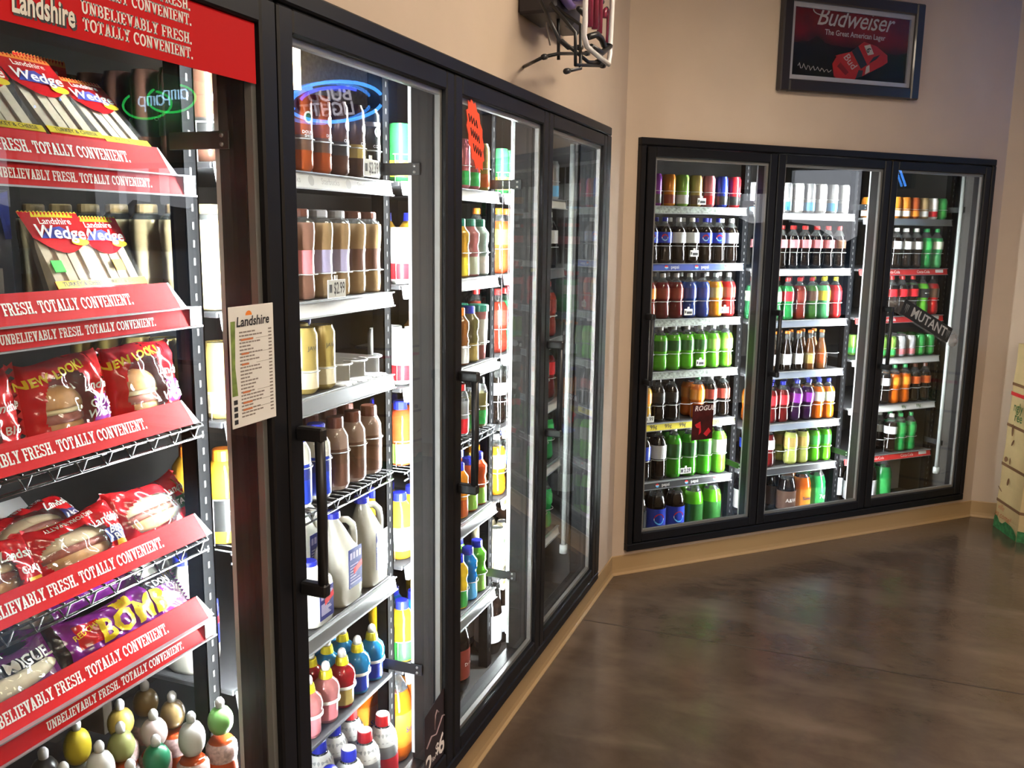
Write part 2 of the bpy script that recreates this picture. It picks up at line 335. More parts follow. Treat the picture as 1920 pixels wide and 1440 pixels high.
# ------------------------------------------------------------------ cooler carcasses
LINER = pm('cooler_liner', (.045, .041, .038), .5, .2, noise=.15, nscale=6)
SHADE = pm('cooler_floor', (.035, .032, .03), .6)
def liner(fr, x0, x1, name, h=2.22):
    e = MB().box(x0, 1.0, .06, x1, 1.03, h).box(x0 - .03, .062, .06, x0, 1.03, h).box(x1, .062, .06, x1 + .03, 1.03, h).box(x0 - .03, .062, h, x1 + .03, 1.03, h + .03).obj(name, LINER)
    fr.put(e); struct(e); MB().box(x0, .062, .03, x1, 1.03, .06).obj('cooler_floor', SHADE, e); return e
la = liner(FA, -1.88, 1.40, 'wall_cooler_near', 2.55); MB().box(.1, .985, 1.9, 1.1, .998, 2.54).obj('galvanized_panel', pm('galvanized_steel', (.42, .36, .30), .38, .8, noise=.2, nscale=60), la); liner(FB, .05, 2.47, 'wall_cooler_far')
def cooler_frame(fr, x0, x1, gaps, lit, dark_tubes, label):
    e = fr.put(ob('cooler_frame', None)); tag(e, label, 'cooler frame')
    MB().bbox(x0, -.03, 2.089, x1, .09, ZT, .004).obj('head_rail', BLACK, e)
    MB().bbox(x0, -.03, ZB, x1, .09, .161, .004).obj('sill_rail', BLACK, e)
    MB().bbox(x0, -.03, .161, gaps[0] - .004, .09, 2.089, .004).obj('jamb', BLACK, e); MB().bbox(gaps[-1] + .004, -.03, .161, x1, .09, 2.089, .004).obj('jamb', BLACK, e)
    for g in gaps[1:-1]:
        m = MB().bbox(g - .033, .016, .161, g + .033, .088, 2.089, .003).obj('mullion', MULL, e)
        if g in lit:
            MB().tube([(g + .007, .0975, .2), (g + .007, .0975, 2.06)], .009, 12).obj('lamp_tube', LAMP, m)
        MB().box(g - .0335, .079, .18, g - .033, .0885, 2.07).box(g + .033, .079, .18, g + .0335, .0885, 2.07).obj('lens_strip', WHITEP, m)
    for g in dark_tubes:
        m = MB().tube([(g, .112, .3), (g, .112, 2.05)], .011, 12).tube([(g, .112, .262), (g, .112, .30)], .019, 14).obj('unlit_tube', pm('unlit_tube_plastic', (.45, .48, .47), .3), e)
    return e
GA = [-1.758 + .765 * k for k in range(5)]; GB = [.1025 + .765 * k for k in range(4)]
cooler_frame(FA, A0, A1, GA, GA[1:-1], (GA[-1] - .026,), 'long black door frame of the near cooler along the side wall')
cooler_frame(FB, B0, B1, GB, GB[1:-1], (GB[-1] - .047,), 'black three-door frame of the far cooler under the framed sign')

# ------------------------------------------------------------------ doors
DZ0, DZ1 = .166, 2.084
def door(fr, g0, g1, label, tilt=0., handle=True):
    x0, x1 = g0 + .003, g1 - .003; s = .046; b = .046
    e = fr.put(ob('cooler_door', None), (x0 + x1) / 2, 0, DZ0); tag(e, label, 'glass door', 'glass cooler doors'); W2 = (x1 - x0) / 2; H = DZ1 - DZ0
    MB().bbox(-W2, -.031, 0, -W2 + s, .013, H, .004).obj('stile', BLACK, e); MB().bbox(W2 - s, -.031, 0, W2, .013, H, .004).obj('stile', BLACK, e)
    MB().bbox(-W2 + s, -.031, 0, W2 - s, .013, b, .004).obj('rail', BLACK, e); MB().bbox(-W2 + s, -.031, H - b, W2 - s, .013, H, .004).obj('rail', BLACK, e)
    gx = W2 - s
    MB().box(-gx, -.020, b, gx, -.0165, H - b).obj('glass_pane', GLASS, e)
    t = math.tan(math.radians(tilt))
    m = MB().box(-gx + .0005, .0015, b, gx - .0005, .005, H - b)
    if tilt: m.xform(lambda x, y, z: (x, y + .0075 + t * x + .0062 * (z - H / 2) * (tilt / .55), z))
    m.obj('glass_pane', GLASS if tilt > .3 or fr is FB else GLASS2, e)
    sp = .013
    MB().box(-gx, -.0163, b, -gx + sp, -.002, H - b).box(gx - sp, -.0163, b, gx, -.002, H - b).box(-gx + sp, -.0163, b, gx - sp, -.002, b + sp).box(-gx + sp, -.0163, H - b - sp, gx - sp, -.002, H - b).obj('glazing_spacer', SPACER, e)
    if handle:
        hx = -W2 + .028; z0, z1 = .965 - DZ0, 1.31 - DZ0
        m = MB().tube([(hx, -.078, z0 + .012), (hx, -.080, (z0 + z1) / 2), (hx, -.078, z1 - .012)], .0105, 10)
        m.bbox(hx - .011, -.09, z0, hx + .011, -.030, z0 + .028, .004).bbox(hx - .011, -.09, z1 - .028, hx + .011, -.030, z1, .004)
        m.obj('handle', BLACKP, e)
    return e
door_a = [door(FA, GA[k], GA[k + 1], l, t, h) for k, (l, t, h) in enumerate((('near cooler door with red header sign in front of packed sandwiches', .55, True), ('near cooler door in front of the milk jugs', .15, True), ('near cooler door with orange paper starburst, in front of juice', 0, True), ('end door of the near cooler beside the wall corner', 0, True)))]
door_b = [door(FB, GB[k], GB[k + 1], l, 0, True) for k, l in enumerate(('left door of the far cooler with the lime soda shelf', 'middle door of the far cooler with brown glass bottles', 'right door of the far cooler with a slanted mutant sign'))]

# ------------------------------------------------------------------ uprights inside
def upright(fr, x, label, y=.165):
    m = MB().box(x - .02, y, .062, x + .02, y + .004, 2.15).box(x - .02, y, .062, x - .016, y + .035, 2.15).box(x + .016, y, .062, x + .02, y + .035, 2.15)
    o = fr.put(m.obj('shelf_upright', pm('post_black', (.003, .003, .0035), .55, spec=.06))); tag(o, label, 'shelf post', 'black shelf posts')
    n = MB()
    for k in range(60): n.box(x - .0025, y - .0008, .12 + k * .034, x + .003, y - .0002, .134 + k * .034)
    sl = n.obj('slots', pm('slot_steel', (.05, .05, .05), .5, .3), o); sl['kind'] = 'stuff'
    for z in (1.845, .447):
        b = MB().bbox(x - .031, .02 + .03, z - .016, x - .027, y + .02, z + .016, .001).obj('bracket', BLACKP, o)
        for dz in (-.008, .008): MB().tube([(x - .0335, .065, z + dz), (x - .0308, .065, z + dz)], .004, 8).obj('screw', CHROME, b)
for k, n in ((1, 'between sandwiches and milk'), (2, 'between milk and juice'), (3, 'between juice and end door')): upright(FA, GA[k] - .012, 'slotted black shelf post inside the near cooler, ' + n)
for k, n in ((1, 'first from the left'), (2, 'second from the left'), (3, 'third from the left')): upright(FS, GB[k] + (.022 if k != 3 else .012), 'slotted black shelf post inside the far cooler, ' + n)

# ------------------------------------------------------------------ drinks
def can_prof(h, r): return [(0, r * .72), (.003, r * .80), (.012, r), (h - .016, r), (h - .005, r * .84), (h - .001, r * .84), (h, r * .82), (h - .003, r * .78)]
KIND = {  # profile, cap (z0, z1, r), label (z0, z1, r), fill level, object name, category
 'soda': ([(0, .024), (.004, .031), (.016, .036), (.05, .0358), (.078, .0325), (.094, .0335), (.102, .036), (.158, .036), (.168, .0345), (.186, .026), (.2, .0165), (.206, .0135), (.214, .0135)], (.211, .232, .0147), (.103, .157, .0365), .186, 'soda_bottle', 'soda bottle'),
 'cont': ([(0, .023), (.005, .031), (.02, .0352), (.05, .0325), (.078, .0303), (.1, .034), (.118, .0365), (.158, .0365), (.178, .0305), (.198, .0185), (.207, .0135), (.216, .0135)], (.212, .233, .0147), (.112, .157, .0368), .178, 'soda_bottle', 'soda bottle'),
 'liter': ([(0, .028), (.005, .037), (.02, .042), (.085, .0405), (.105, .039), (.122, .042), (.19, .042), (.21, .039), (.232, .026), (.248, .0165), (.254, .0135), (.258, .0135)], (.254, .276, .0148), (.115, .188, .0425), .232, 'liter_bottle', 'soda bottle'),
 'two': ([(0, .03), (.006, .046), (.03, .054), (.165, .054), (.195, .052), (.232, .042), (.26, .026), (.277, .0155), (.283, .0138), (.287, .0138)], (.282, .304, .0148), (.055, .165, .0545), .232, 'large_soda_bottle', 'soda bottle'),
 'can': (can_prof(.122, .033), None, (.014, .104, .0334), None, 'soda_can', 'can'),
 'tall': (can_prof(.158, .033), None, (.014, .14, .0334), None, 'tall_can', 'can'),
 'brew': (can_prof(.180, .033), None, (.05, .11, .0334), None, 'coffee_can', 'can'),
 'latte': ([(0, .024), (.004, .0305), (.03, .032), (.092, .0292), (.13, .033), (.158, .0352), (.178, .0342), (.188, .024), (.193, .0215)], (.19, .209, .0225), (.06, .115, .0335), .178, 'coffee_bottle', 'coffee bottle'),
 'glassb': ([(0, .026), (.003, .029), (.008, .030), (.105, .030), (.13, .026), (.155, .0175), (.175, .0135), (.205, .0125), (.212, .0135)], (.207, .222, .0142), (.035, .095, .0304), .165, 'glass_soda_bottle', 'glass bottle'),
 'pint': ([(0, .027), (.004, .0325), (.02, .0345), (.118, .0345), (.138, .0335), (.154, .0255), (.16, .0215)], (.158, .187, .0222), (.012, .108, .035), None, 'milk_bottle', 'milk bottle'),
 'squeeze': ([(0, .024), (.003, .029), (.05, .0295), (.060, .031), (.066, .0355), (.09, .036), (.105, .031), (.115, .0205), (.118, .018)], None, (.01, .054, .030), None, 'squeeze_bottle', 'juice bottle'),
 'juice': ([(0, .026), (.004, .032), (.068, .0312), (.08, .0338), (.1, .0295), (.118, .0338), (.145, .033), (.162, .0225), (.167, .019)], (.165, .19, .0208), (.008, .066, .0328), None, 'juice_bottle', 'juice bottle'),
 'tumb': ([(0, .024), (.003, .026), (.165, .0345), (.168, .036)], (.166, .19, .0366), (.05, .14, .0342), None, 'tea_tumbler', 'tea bottle'),
 'ojug': ([(0, .03), (.005, .037), (.03, .04), (.1, .039), (.125, .041), (.155, .036), (.172, .024), (.178, .02)], (.176, .2, .0215), (.03, .1, .0412), None, 'orange_juice_bottle', 'juice bottle'),
 'water': ([(0, .036), (.004, .042), (.03, .044), (.15, .043), (.19, .038), (.215, .024), (.222, .0185)], None, (.05, .13, .0446), .2, 'flavored_water_bottle', 'water bottle'),
 'yog': ([(0, .023), (.004, .0285), (.06, .031), (.085, .029), (.12, .031), (.145, .024), (.155, .018)], (.153, .175, .0195), (.01, .06, .0316), .1, 'smoothie_bottle', 'juice bottle'),
}
LIQ = {'cola': (.006, .003, .002), 'lime': (.13, .62, .02), 'lime2': (.20, .78, .04), 'dew': (.07, .50, .02), 'sprite': (.03, .42, .10), 'sprite2': (.10, .55, .20), 'dred': (.16, .008, .010), 'red': (.70, .02, .02), 'rbr': (.30, .03, .015),
 'blue': (.015, .05, .30), 'ora': (.90, .30, .015), 'org': (.88, .17, .01), 'yel': (.85, .42, .03), 'pyel': (.62, .68, .16), 'mint': (.16, .70, .28), 'dgrn': (.06, .20, .03), 'brn': (.22, .07, .015), 'amber': (.38, .13, .03), 'purp': (.035, .008, .05),
 'latte': (.42, .27, .13), 'cream': (.62, .50, .28), 'lred': (.40, .20, .14), 'mocha': (.12, .055, .025), 'milk': (.80, .78, .68), 'choc': (.36, .24, .19), 'pink': (.88, .32, .32), 'sblue': (.03, .36, .80), 'sred': (.60, .02, .03), 'syel': (.95, .58, .02),
 'tea': (.36, .12, .02), 'rora': (.85, .12, .03), 'gblue': (.01, .25, .75), 'ggrn': (.16, .62, .04), 'oj': (.95, .50, .04), 'mnt': (.62, .80, .74), 'clr': (.45, .46, .46), 'olv': (.25, .20, .06)}
CAPC = {'w': (.82, .82, .80), 'b': (.02, .03, .42), 'r': (.62, .02, .02), 'k': (.015, .015, .015), 'g': (.03, .35, .10), 'y': (.80, .68, .03), 'o': (.85, .22, .02), 'br': (.12, .035, .02), 'dg': (.02, .18, .11), 'gr': (.3, .3, .32), 'gold': (.55, .40, .18), 'lg': (.2, .6, .1)}
LABC = {'blue': (.02, .05, .42), 'silv': (.55, .56, .58), 'red': (.60, .02, .03), 'dkgn': (.02, .10, .02), 'maro': (.22, .03, .02), 'pale': (.62, .68, .55), 'white': (.80, .80, .78), 'lim': (.30, .58, .10), 'yel': (.75, .62, .05), 'orng': (.80, .28, .03), 'purp': (.22, .03, .30), 'blk': (.02, .02, .02),
 'lav': (.38, .34, .50), 'tan': (.42, .30, .15), 'navy': (.03, .04, .20), 'choc': (.13, .06, .04), 'cream': (.62, .54, .36), 'green': (.05, .40, .10), 'pink': (.70, .22, .25), 'gold': (.45, .33, .10), 'sky': (.1, .4, .75), 'grn2': (.04, .28, .05), 'rust': (.45, .09, .02), 'brwn': (.10, .05, .03)}
def lq(n): return liquid('drink_' + n, LIQ[n], .35 if n in ('milk', 'cream', 'choc', 'latte', 'mocha') else .12 if n == 'cola' else .5)
def cp(n): return pm('cap_' + n, CAPC[n], .35)
def lb(n, metal=0.): return pm('label_' + n + ('_foil' if metal else ''), LABC[n], .3 if not metal else .25, metal, coat=.3)
# code: kind, drink, cap, label, words, print (text, ink)
IT = {
 'pep': ('soda', 'cola', 'b', 'blue', 'cola bottle with blue label', None), 'dpep': ('soda', 'cola', 'w', 'silv', 'diet cola bottle, silver label', None), 'rbr': ('soda', 'rbr', 'w', 'orng', 'red-brown soda bottle', None), 'drd': ('soda', 'dred', 'w', 'maro', 'dark red soda bottle', None),
 'blu': ('soda', 'blue', 'w', 'navy', 'blue soda bottle, white cap', None), 'blk': ('soda', 'blue', 'k', 'navy', 'blue soda bottle, dark cap', None), 'ora': ('soda', 'ora', 'w', 'gold', 'orange soda bottle', None), 'red': ('soda', 'red', 'w', 'maro', 'bright red soda bottle', None),
 'lim': ('soda', 'lime', 'w', 'dkgn', 'lime green soda bottle', None), 'lip': ('soda', 'lime2', 'w', 'lim', 'bright lime soda bottle', None), 'yel': ('soda', 'yel', 'w', 'orng', 'yellow soda bottle, white cap', None), 'cok': ('soda', 'cola', 'k', 'blk', 'black soda bottle, dark cap', None),
 'org': ('soda', 'org', 'g', 'orng', 'orange soda bottle, green cap', None), 'chr': ('soda', 'cola', 'w', 'maro', 'cherry cola bottle, white cap', None),
 'rcp': ('cont', 'cola', 'r', 'pink', 'cola bottle with red cap', None), 'rcd': ('cont', 'cola', 'r', 'brwn', 'dark cola bottle, red cap', None),
 'gr1': ('soda', 'sprite2', 'r', 'pale', 'green soda bottle, red cap', None), 'gr2': ('soda', 'sprite', 'r', 'red', 'green soda bottle, red label', None), 'brd': ('soda', 'rbr', 'r', 'maro', 'maroon soda bottle, red cap', None), 'dgn': ('soda', 'dgrn', 'r', 'brwn', 'dark green soda bottle, red cap', None),
 'mnt': ('soda', 'mint', 'y', 'yel', 'mint green soda, yellow cap', None), 'ryc': ('soda', 'red', 'y', 'red', 'red soda bottle, yellow cap', None),
 'gbk': ('glassb', 'cola', 'o', 'silv', 'dark glass bottle, orange cap', None), 'gbr': ('glassb', 'brn', 'o', 'gold', 'brown glass bottle, orange cap', None), 'gam': ('glassb', 'amber', 'o', 'rust', 'amber glass bottle, orange cap', None),
 'fan': ('soda', 'org', 'b', 'orng', 'orange soda bottle, blue cap', None), 'fan2': ('soda', 'org', 'b', 'pale', 'orange soda, pale label', None), 'dr2': ('soda', 'dred', 'b', 'red', 'dark red soda, blue cap', None), 'grp': ('soda', 'purp', 'b', 'purp', 'grape soda bottle, blue cap', None),
 'chw': ('soda', 'dred', 'r', 'white', 'cherry soda, white label', None), 'pyl': ('soda', 'pyel', 'b', 'gold', 'pale yellow soda, blue cap', None), 'gyc': ('soda', 'lime', 'y', 'grn2', 'green soda bottle, yellow cap', None),
 'ckr': ('cont', 'cola', 'r', 'red', 'cola bottle with red label', None), 'dck': ('cont', 'cola', 'w', 'silv', 'diet cola, silver label', None), 'spr': ('cont', 'sprite', 'g', 'green', 'green contour soda bottle', None), 'sp2': ('cont', 'sprite2', 'g', 'pale', 'pale green contour bottle', None),
 'mut': ('soda', 'ggrn', 'k', 'blk', 'lime soda, black label', ('MUTANT', .011)), 'mur': ('soda', 'red', 'k', 'brwn', 'red soda, black cap', None), 'foc': ('cont', 'org', 'g', 'orng', 'orange contour bottle, green cap', None), 'cbr': ('cont', 'cola', 'br', 'rust', 'cola bottle, brown cap', None),
 'Lpe': ('liter', 'cola', 'b', 'blue', 'large cola, blue label', None), 'Ldp': ('liter', 'cola', 'gr', 'silv', 'large diet cola, silver label', None), 'Lde': ('liter', 'dew', 'w', 'dkgn', 'large green soda, dark label', None), 'Lli': ('liter', 'lime2', 'w', 'pale', 'large lime soda, pale label', None),
 '2co': ('two', 'cola', 'k', 'blk', 'two-liter cola, dark cap', None), '2pe': ('two', 'cola', 'b', 'blue', 'two-liter cola, blue cap', None), '2de': ('two', 'lime', 'w', 'dkgn', 'two-liter green soda', None), '2dr': ('two', 'cola', 'r', 'white', 'two-liter cola, red cap', ('Dr', .035)),
 '2aw': ('two', 'cola', 'w', 'brwn', 'two-liter root beer', ('A&W', .03)), '2su': ('two', 'org', 'b', 'orng', 'two-liter orange soda', ('Sunkist', .026)), '27u': ('two', 'sprite', 'r', 'green', 'two-liter green soda, red cap', ('7up', .035)), '2dc': ('two', 'cola', 'w', 'silv', 'two-liter diet cola, silver label', None), '2sp': ('two', 'sprite', 'g', 'green', 'two-liter green lemon soda', None), '2pp': ('two', 'cola', 'r', 'maro', 'two-liter pepper soda, red cap', ('Dr Pepper', .018)),
 # cans
 'c_red': ('tall', None, None, 'red', 'tall red can', None), 'c_pur': ('tall', None, None, 'purp', 'tall black and purple can', None), 'c_ora': ('tall', None, None, 'orng', 'tall orange can', None), 'c_grn': ('tall', None, None, 'lim', 'tall pale green can', None), 'c_gol': ('tall', None, None, 'gold', 'tall gold can', None), 'c_pnk': ('tall', None, None, 'pink', 'tall pink can', None), 'c_blu': ('tall', None, None, 'blue', 'tall blue can', None), 'c_sil': ('tall', None, None, 'silv', 'tall silver can', None), 'c_wht': ('tall', None, None, 'white', 'tall white can', None),
 'k_ora': ('can', None, None, 'orng', 'orange and white soda can', None), 'k_brn': ('can', None, None, 'rust', 'burnt orange soda can', None), 'k_tau': ('can', None, None, 'tan', 'taupe soda can', None), 'k_wht': ('can', None, None, 'white', 'white and red soda can', None), 'k_grn': ('can', None, None, 'green', 'green soda can', None), 'k_sil': ('can', None, None, 'silv', 'silver soda can', None), 'k_lim': ('can', None, None, 'lim', 'lime soda can', None),
 'j_crm': ('brew', None, None, 'cream', 'cream coffee can', None), 'j_ora': ('brew', None, None, 'rust', 'rust-red coffee can', ('DOUBLE\nSHOT', .0095)), 'j_brn': ('brew', None, None, 'choc', 'dark brown coffee can', ('COFFEE', .0105)), 'j_tan': ('brew', None, None, 'brwn', 'brown coffee can', ('COFFEE', .0105)), 'j_blk': ('brew', None, None, 'blk', 'black coffee can', ('COFFEE', .0105)), 'j_gol': ('tall', None, None, 'gold', 'tall gold coffee can', ('JAVA', .014)), 'j_usa': ('tall', None, None, 'navy', 'tall blue and red can', None),
 't_org': ('tall', None, None, 'orng', 'tall orange tea can', None), 't_mel': ('tall', None, None, 'pink', 'tall watermelon pink can', None), 't_red': ('tall', None, None, 'red', 'tall red tea can', None), 't_yel': ('tall', None, None, 'gold', 'tall yellow tea can', None), 't_grn': ('tall', None, None, 'green', 'tall green tea can', None), 't_apl': ('tall', None, None, 'white', 'tall white can, red fruit', None),
 # others
 'l_crm': ('latte', 'cream', 'gold', 'cream', 'cream latte bottle', None), 'l_red': ('latte', 'lred', 'br', 'pink', 'reddish latte bottle', None), 'l_tan': ('latte', 'latte', 'gr', 'lav', 'tan latte, lavender label', None), 'l_moc': ('latte', 'latte', 'br', 'choc', 'mocha latte, dark label', None),
 'm_wht': ('pint', 'milk', 'b', 'blue', 'white milk pint', None), 'm_cho': ('pint', 'choc', 'br', 'choc', 'chocolate milk pint', None),
 's_yel': ('squeeze', 'syel', None, 'yel', 'yellow squeeze drink', None), 's_pnk': ('squeeze', 'pink', None, 'pink', 'pink squeeze drink', None), 's_red': ('squeeze', 'sred', None, 'gold', 'red squeeze drink', None), 's_blu': ('squeeze', 'sblue', None, 'blue', 'blue squeeze drink', None),
 'v_yel': ('juice', 'oj', 'dg', 'yel', 'yellow juice, green cap', None), 'v_pnk': ('juice', 'pink', 'dg', 'pale', 'pink juice, green cap', None), 'v_mnt': ('juice', 'mnt', 'dg', 'white', 'pale mint juice, green cap', None), 'v_tea': ('juice', 'tea', 'o', 'white', 'amber tea bottle, orange cap', None), 'v_olv': ('juice', 'olv', 'b', 'gold', 'olive tea bottle, blue cap', None), 'u_pnk': ('tumb', 'pink', 'dg', 'white', 'flared pink cup bottle', None),
 'v_ora': ('juice', 'ora', 'b', 'rust', 'orange juice, blue cap', None), 'v_red': ('juice', 'rora', 'b', 'lim', 'red juice, blue cap', None), 'v_drd': ('juice', 'dred', 'b', 'maro', 'dark red juice, blue cap', None), 'w_yel': ('juice', 'syel', 'b', 'grn2', 'yellow drink, blue cap', None), 'w_blu': ('juice', 'gblue', 'b', 'sky', 'blue drink, blue cap', None), 'w_grn': ('juice', 'ggrn', 'b', 'lim', 'green drink, blue cap', None),
 'y_grn': ('yog', 'olv', 'k', 'green', 'smoothie bottle, green band', None), 'y_red': ('yog', 'clr', 'r', 'red', 'clear smoothie bottle, red cap', None), 'o_jug': ('ojug', 'oj', 'b', 'white', 'plump orange juice bottle', None), 'o_blk': ('ojug', 'oj', 'o', 'blk', 'orange juice, black label', ('ORANGE\nJUICE', .012)), 'b_tal': ('soda', 'rora', 'o', 'yel', 'tall orange juice, yellow label', None),
 'f_blu': ('water', 'clr', 'b', 'sky', 'water bottle, blue cap', None), 'f_red': ('water', 'clr', 'r', 'red', 'water bottle, red cap', None), 'f_bal': ('water', 'clr', 'b', 'navy', 'bottle, round blue cap', None),
}
_proto = {}
def ripple(prof, k, amp):
    out = []
    for (za, ra), (zb, rb) in zip(prof, prof[1:]):
        n = max(1, int((zb - za) / .0065))
        for i in range(n): t = i / n; z = za + (zb - za) * t; out.append((z, (ra + (rb - ra) * t) * k + (amp * math.sin(z * 330) if 0 < i and z > .012 else 0)))
    out.append((prof[-1][0], prof[-1][1] * k)); return out
for _k, _s, _a in (('soda', 1.09, .0007), ('cont', 1.08, .0008), ('liter', 1.04, .0008), ('two', 1.0, .0006), ('juice', 1.06, .0008), ('latte', 1.04, .0005), ('water', 1.0, .0009)):
    p_ = KIND[_k]; pr_ = ripple(p_[0], _s, _a)
    if _k in ('soda', 'cont', 'liter'): pr_ = [(z, r if z < .2 else r / _s) for z, r in pr_]
    if _k == 'juice': pr_ = [(z, r if z < .15 else r / _s) for z, r in pr_]
    KIND[_k] = (pr_, p_[1], (p_[2][0], p_[2][1], p_[2][2] * _s + _a), p_[3], p_[4], p_[5])
LID = pm('can_lid', (.62, .62, .63), .28, .9)
def ring_text(mb, t, size, r, z, mi=0):
    """lettering bent round a bottle, centred on its -y side"""
    V, F = text(t, size, bold=.01)
    mb.add([(r * math.sin(x / r), -r * math.cos(x / r), z + zz) for x, _, zz in V], F, mi)
def proto(code):
    if code in _proto: return _proto[code]
    k, liqn, capn, labn, words, prt = IT[code]; prof, cap, lab, fill, name, cat = KIND[k]; parts = []
    if liqn is None:   # a can: printed body, bare lid, band
        body = MB().lathe(prof, 22, cap1=False).mesh(name, lb(labn, .35) if labn != 'white' else lb(labn))
        h = prof[-1][0]; r = prof[-1][1]
        lid = MB().lathe([(h - .001, r), (h - .004, r * .95), (h - .004, .001)], 22, cap0=False).bbox(-.006, -.016, h - .004, .006, .010, h - .002, .0006); parts.append(('lid', lid.mesh('lid', LID)))
        band = {'c_red': 'blk', 'c_pur': 'blk', 'c_ora': 'maro', 'c_grn': 'silv', 'c_gol': 'brwn', 'c_pnk': 'red', 'c_blu': 'blk', 'c_sil': 'sky', 'c_wht': 'silv', 'k_ora': 'white', 'k_brn': 'orng', 'k_tau': 'silv', 'k_wht': 'red', 'k_grn': 'grn2', 'k_sil': 'pink', 'k_lim': 'green', 'j_crm': 'white', 'j_ora': 'brwn', 'j_brn': 'blk', 'j_tan': 'gold', 'j_blk': 'silv', 'j_gol': 'cream', 'j_usa': 'red', 't_org': 'tan', 't_mel': 'green', 't_red': 'grn2', 't_yel': 'rust', 't_grn': 'yel', 't_apl': 'red'}[code]
        z0, z1, lr = lab; zm = z0 + (z1 - z0) * (.35 if k != 'brew' else .55)
        if code == 'j_blk': z0, zm = .135, .146
        parts.append(('band', MB().lathe([(z0, lr), (zm, lr)], 22, cap0=False, cap1=False).mesh('band', lb(band))))
        if k == 'brew':
            d = MB(); n = 14; R0 = .0135; zc = .122 if code != 'j_crm' else .13
            d.add([(lr * math.sin(R0 * math.cos(a) / lr) * 1.012, -lr * math.cos(R0 * math.cos(a) / lr) * 1.012, zc + R0 * math.sin(a)) for a in [2 * math.pi * i / n for i in range(n)]], [tuple(range(n))])
            d.add([(lr * math.sin(.009 * math.cos(a) / lr) * 1.018, -lr * math.cos(.009 * math.cos(a) / lr) * 1.018, zc + .009 * math.sin(a)) for a in [2 * math.pi * i / n for i in range(n)]], [tuple(range(n))], 1)
            parts.append(('round_mark', d.mesh('round_mark', [lb('white'), lb('dkgn')])))
        if prt: t = MB(); ring_text(t, prt[0], prt[1], lr * 1.014, .085 if k == 'brew' else .11); parts.append(('lettering', t.mesh('lettering', lb('white') if k == 'brew' else lb('blk'))))
    else:
        mats = [lq(liqn)]; sp = None
        if fill and liqn not in ('milk', 'choc'): mats.append(NECK); sp = fill
        if k == 'latte': mats = [lq(liqn), NECK]; sp = .178
        body = MB().lathe(prof, 24, split=sp).mesh(name, mats)
        if cap:
            z0, z1, cr = cap; c = MB().lathe([(z0, cr), (z1 - .003, cr * .985), (z1, cr * .88)], 16, smooth=False); parts.append(('cap', c.mesh('cap', cp(capn))))
        if lab:
            z0, z1, lr = lab
            if k in ('squeeze', 'tumb'): pr = None
            def rad(z):
                for (a, ra), (b, rb_) in zip(prof, prof[1:]):
                    if a <= z <= b: return ra + (rb_ - ra) * (z - a) / max(1e-9, b - a)
                return lr
            n = 5; zz = [z0 + (z1 - z0) * i / n for i in range(n + 1)]
            lab_prof = [(z, max(rad(z), rad(z + .004), rad(z - .004)) + .0009) for z in zz]
            parts.append(('label', MB().lathe(lab_prof, 20, cap0=False, cap1=False).mesh('label', lb(labn))))
            if k == 'pint': parts.append(('label_panel', MB().lathe([(.07, .0357), (.1, .0357)], 20, cap0=False, cap1=False).mesh('label_panel', lb('navy' if code == 'm_wht' else 'brwn'))))
            if code in ('2pe', 'pep'):   # round red, white and blue mark
                d = MB(); zc = (z0 + z1) / 2; R0 = .03 if k == 'two' else .017; n = 16; rr_ = lr * 1.03
                for lo, hi, mi in ((.12, 1, 0), (-.25, .12, 1), (-1, -.25, 2)):
                    P = []
                    for i in range(9):
                        a = math.asin(lo) + (math.asin(hi) - math.asin(lo)) * i / 8; P.append((R0 * math.cos(a), R0 * math.sin(a)))
                    poly = P + [(-x, z) for x, z in reversed(P)]
                    d.add([(rr_ * math.sin((x - .012) / rr_), -rr_ * math.cos((x - .012) / rr_), zc + z) for x, z in poly], [tuple(range(len(poly)))], mi)
                parts.append(('round_mark', d.mesh('round_mark', [lb('red'), lb('white'), lb('sky')])))
            if prt:
                t = MB(); ring_text(t, prt[0], prt[1], lr * 1.03, (z0 + z1) / 2); parts.append(('lettering', t.mesh('lettering', lb('white') if labn in ('blk', 'brwn', 'green', 'maro') else lb('navy') if labn == 'orng' else lb('maro'))))
        if k == 'squeeze':
            parts.append(('cap', MB().lathe([(.113, .0185), (.128, .0172), (.138, .0150), (.139, .0125)], 16, smooth=False).mesh('cap', cp('y'))))
            parts.append(('clear_tip', MB().lathe([(.139, .0120), (.150, .0115), (.158, .0085), (.162, .003)], 14).mesh('clear_tip', pm('milky_tip', (.85, .86, .84), .2, coat=.5))))
            parts.append(('collar', MB().lathe([(.055, .031), (.057, .0372), (.063, .0372), (.065, .0345)], 20, cap0=False, cap1=False).mesh('collar', lb('white'))))
        if k == 'water':
            if code == 'f_bal': parts.append(('cap', MB().lathe([(.216, .021), (.226, .0235), (.238, .022), (.247, .015), (.251, .004)], 18).mesh('cap', cp('b'))))
            else:
                c = MB().lathe([(.218, .0215), (.246, .0205), (.249, .019)], 18, cap1=False, smooth=False).mesh('cap', cp(capn)); parts.append(('cap', c))
                parts.append(('cap_top', MB().lathe([(.249, .019), (.2495, .0005)], 18, cap0=False).mesh('cap_top', lb('white'))))
                parts.append(('shoulder', MB().lathe([(.165, .0425), (.19, .0386), (.214, .0246)], 18, cap0=False, cap1=False).mesh('shoulder', lb('white'))))
    _proto[code] = (name, cat, body, parts); return _proto[code]
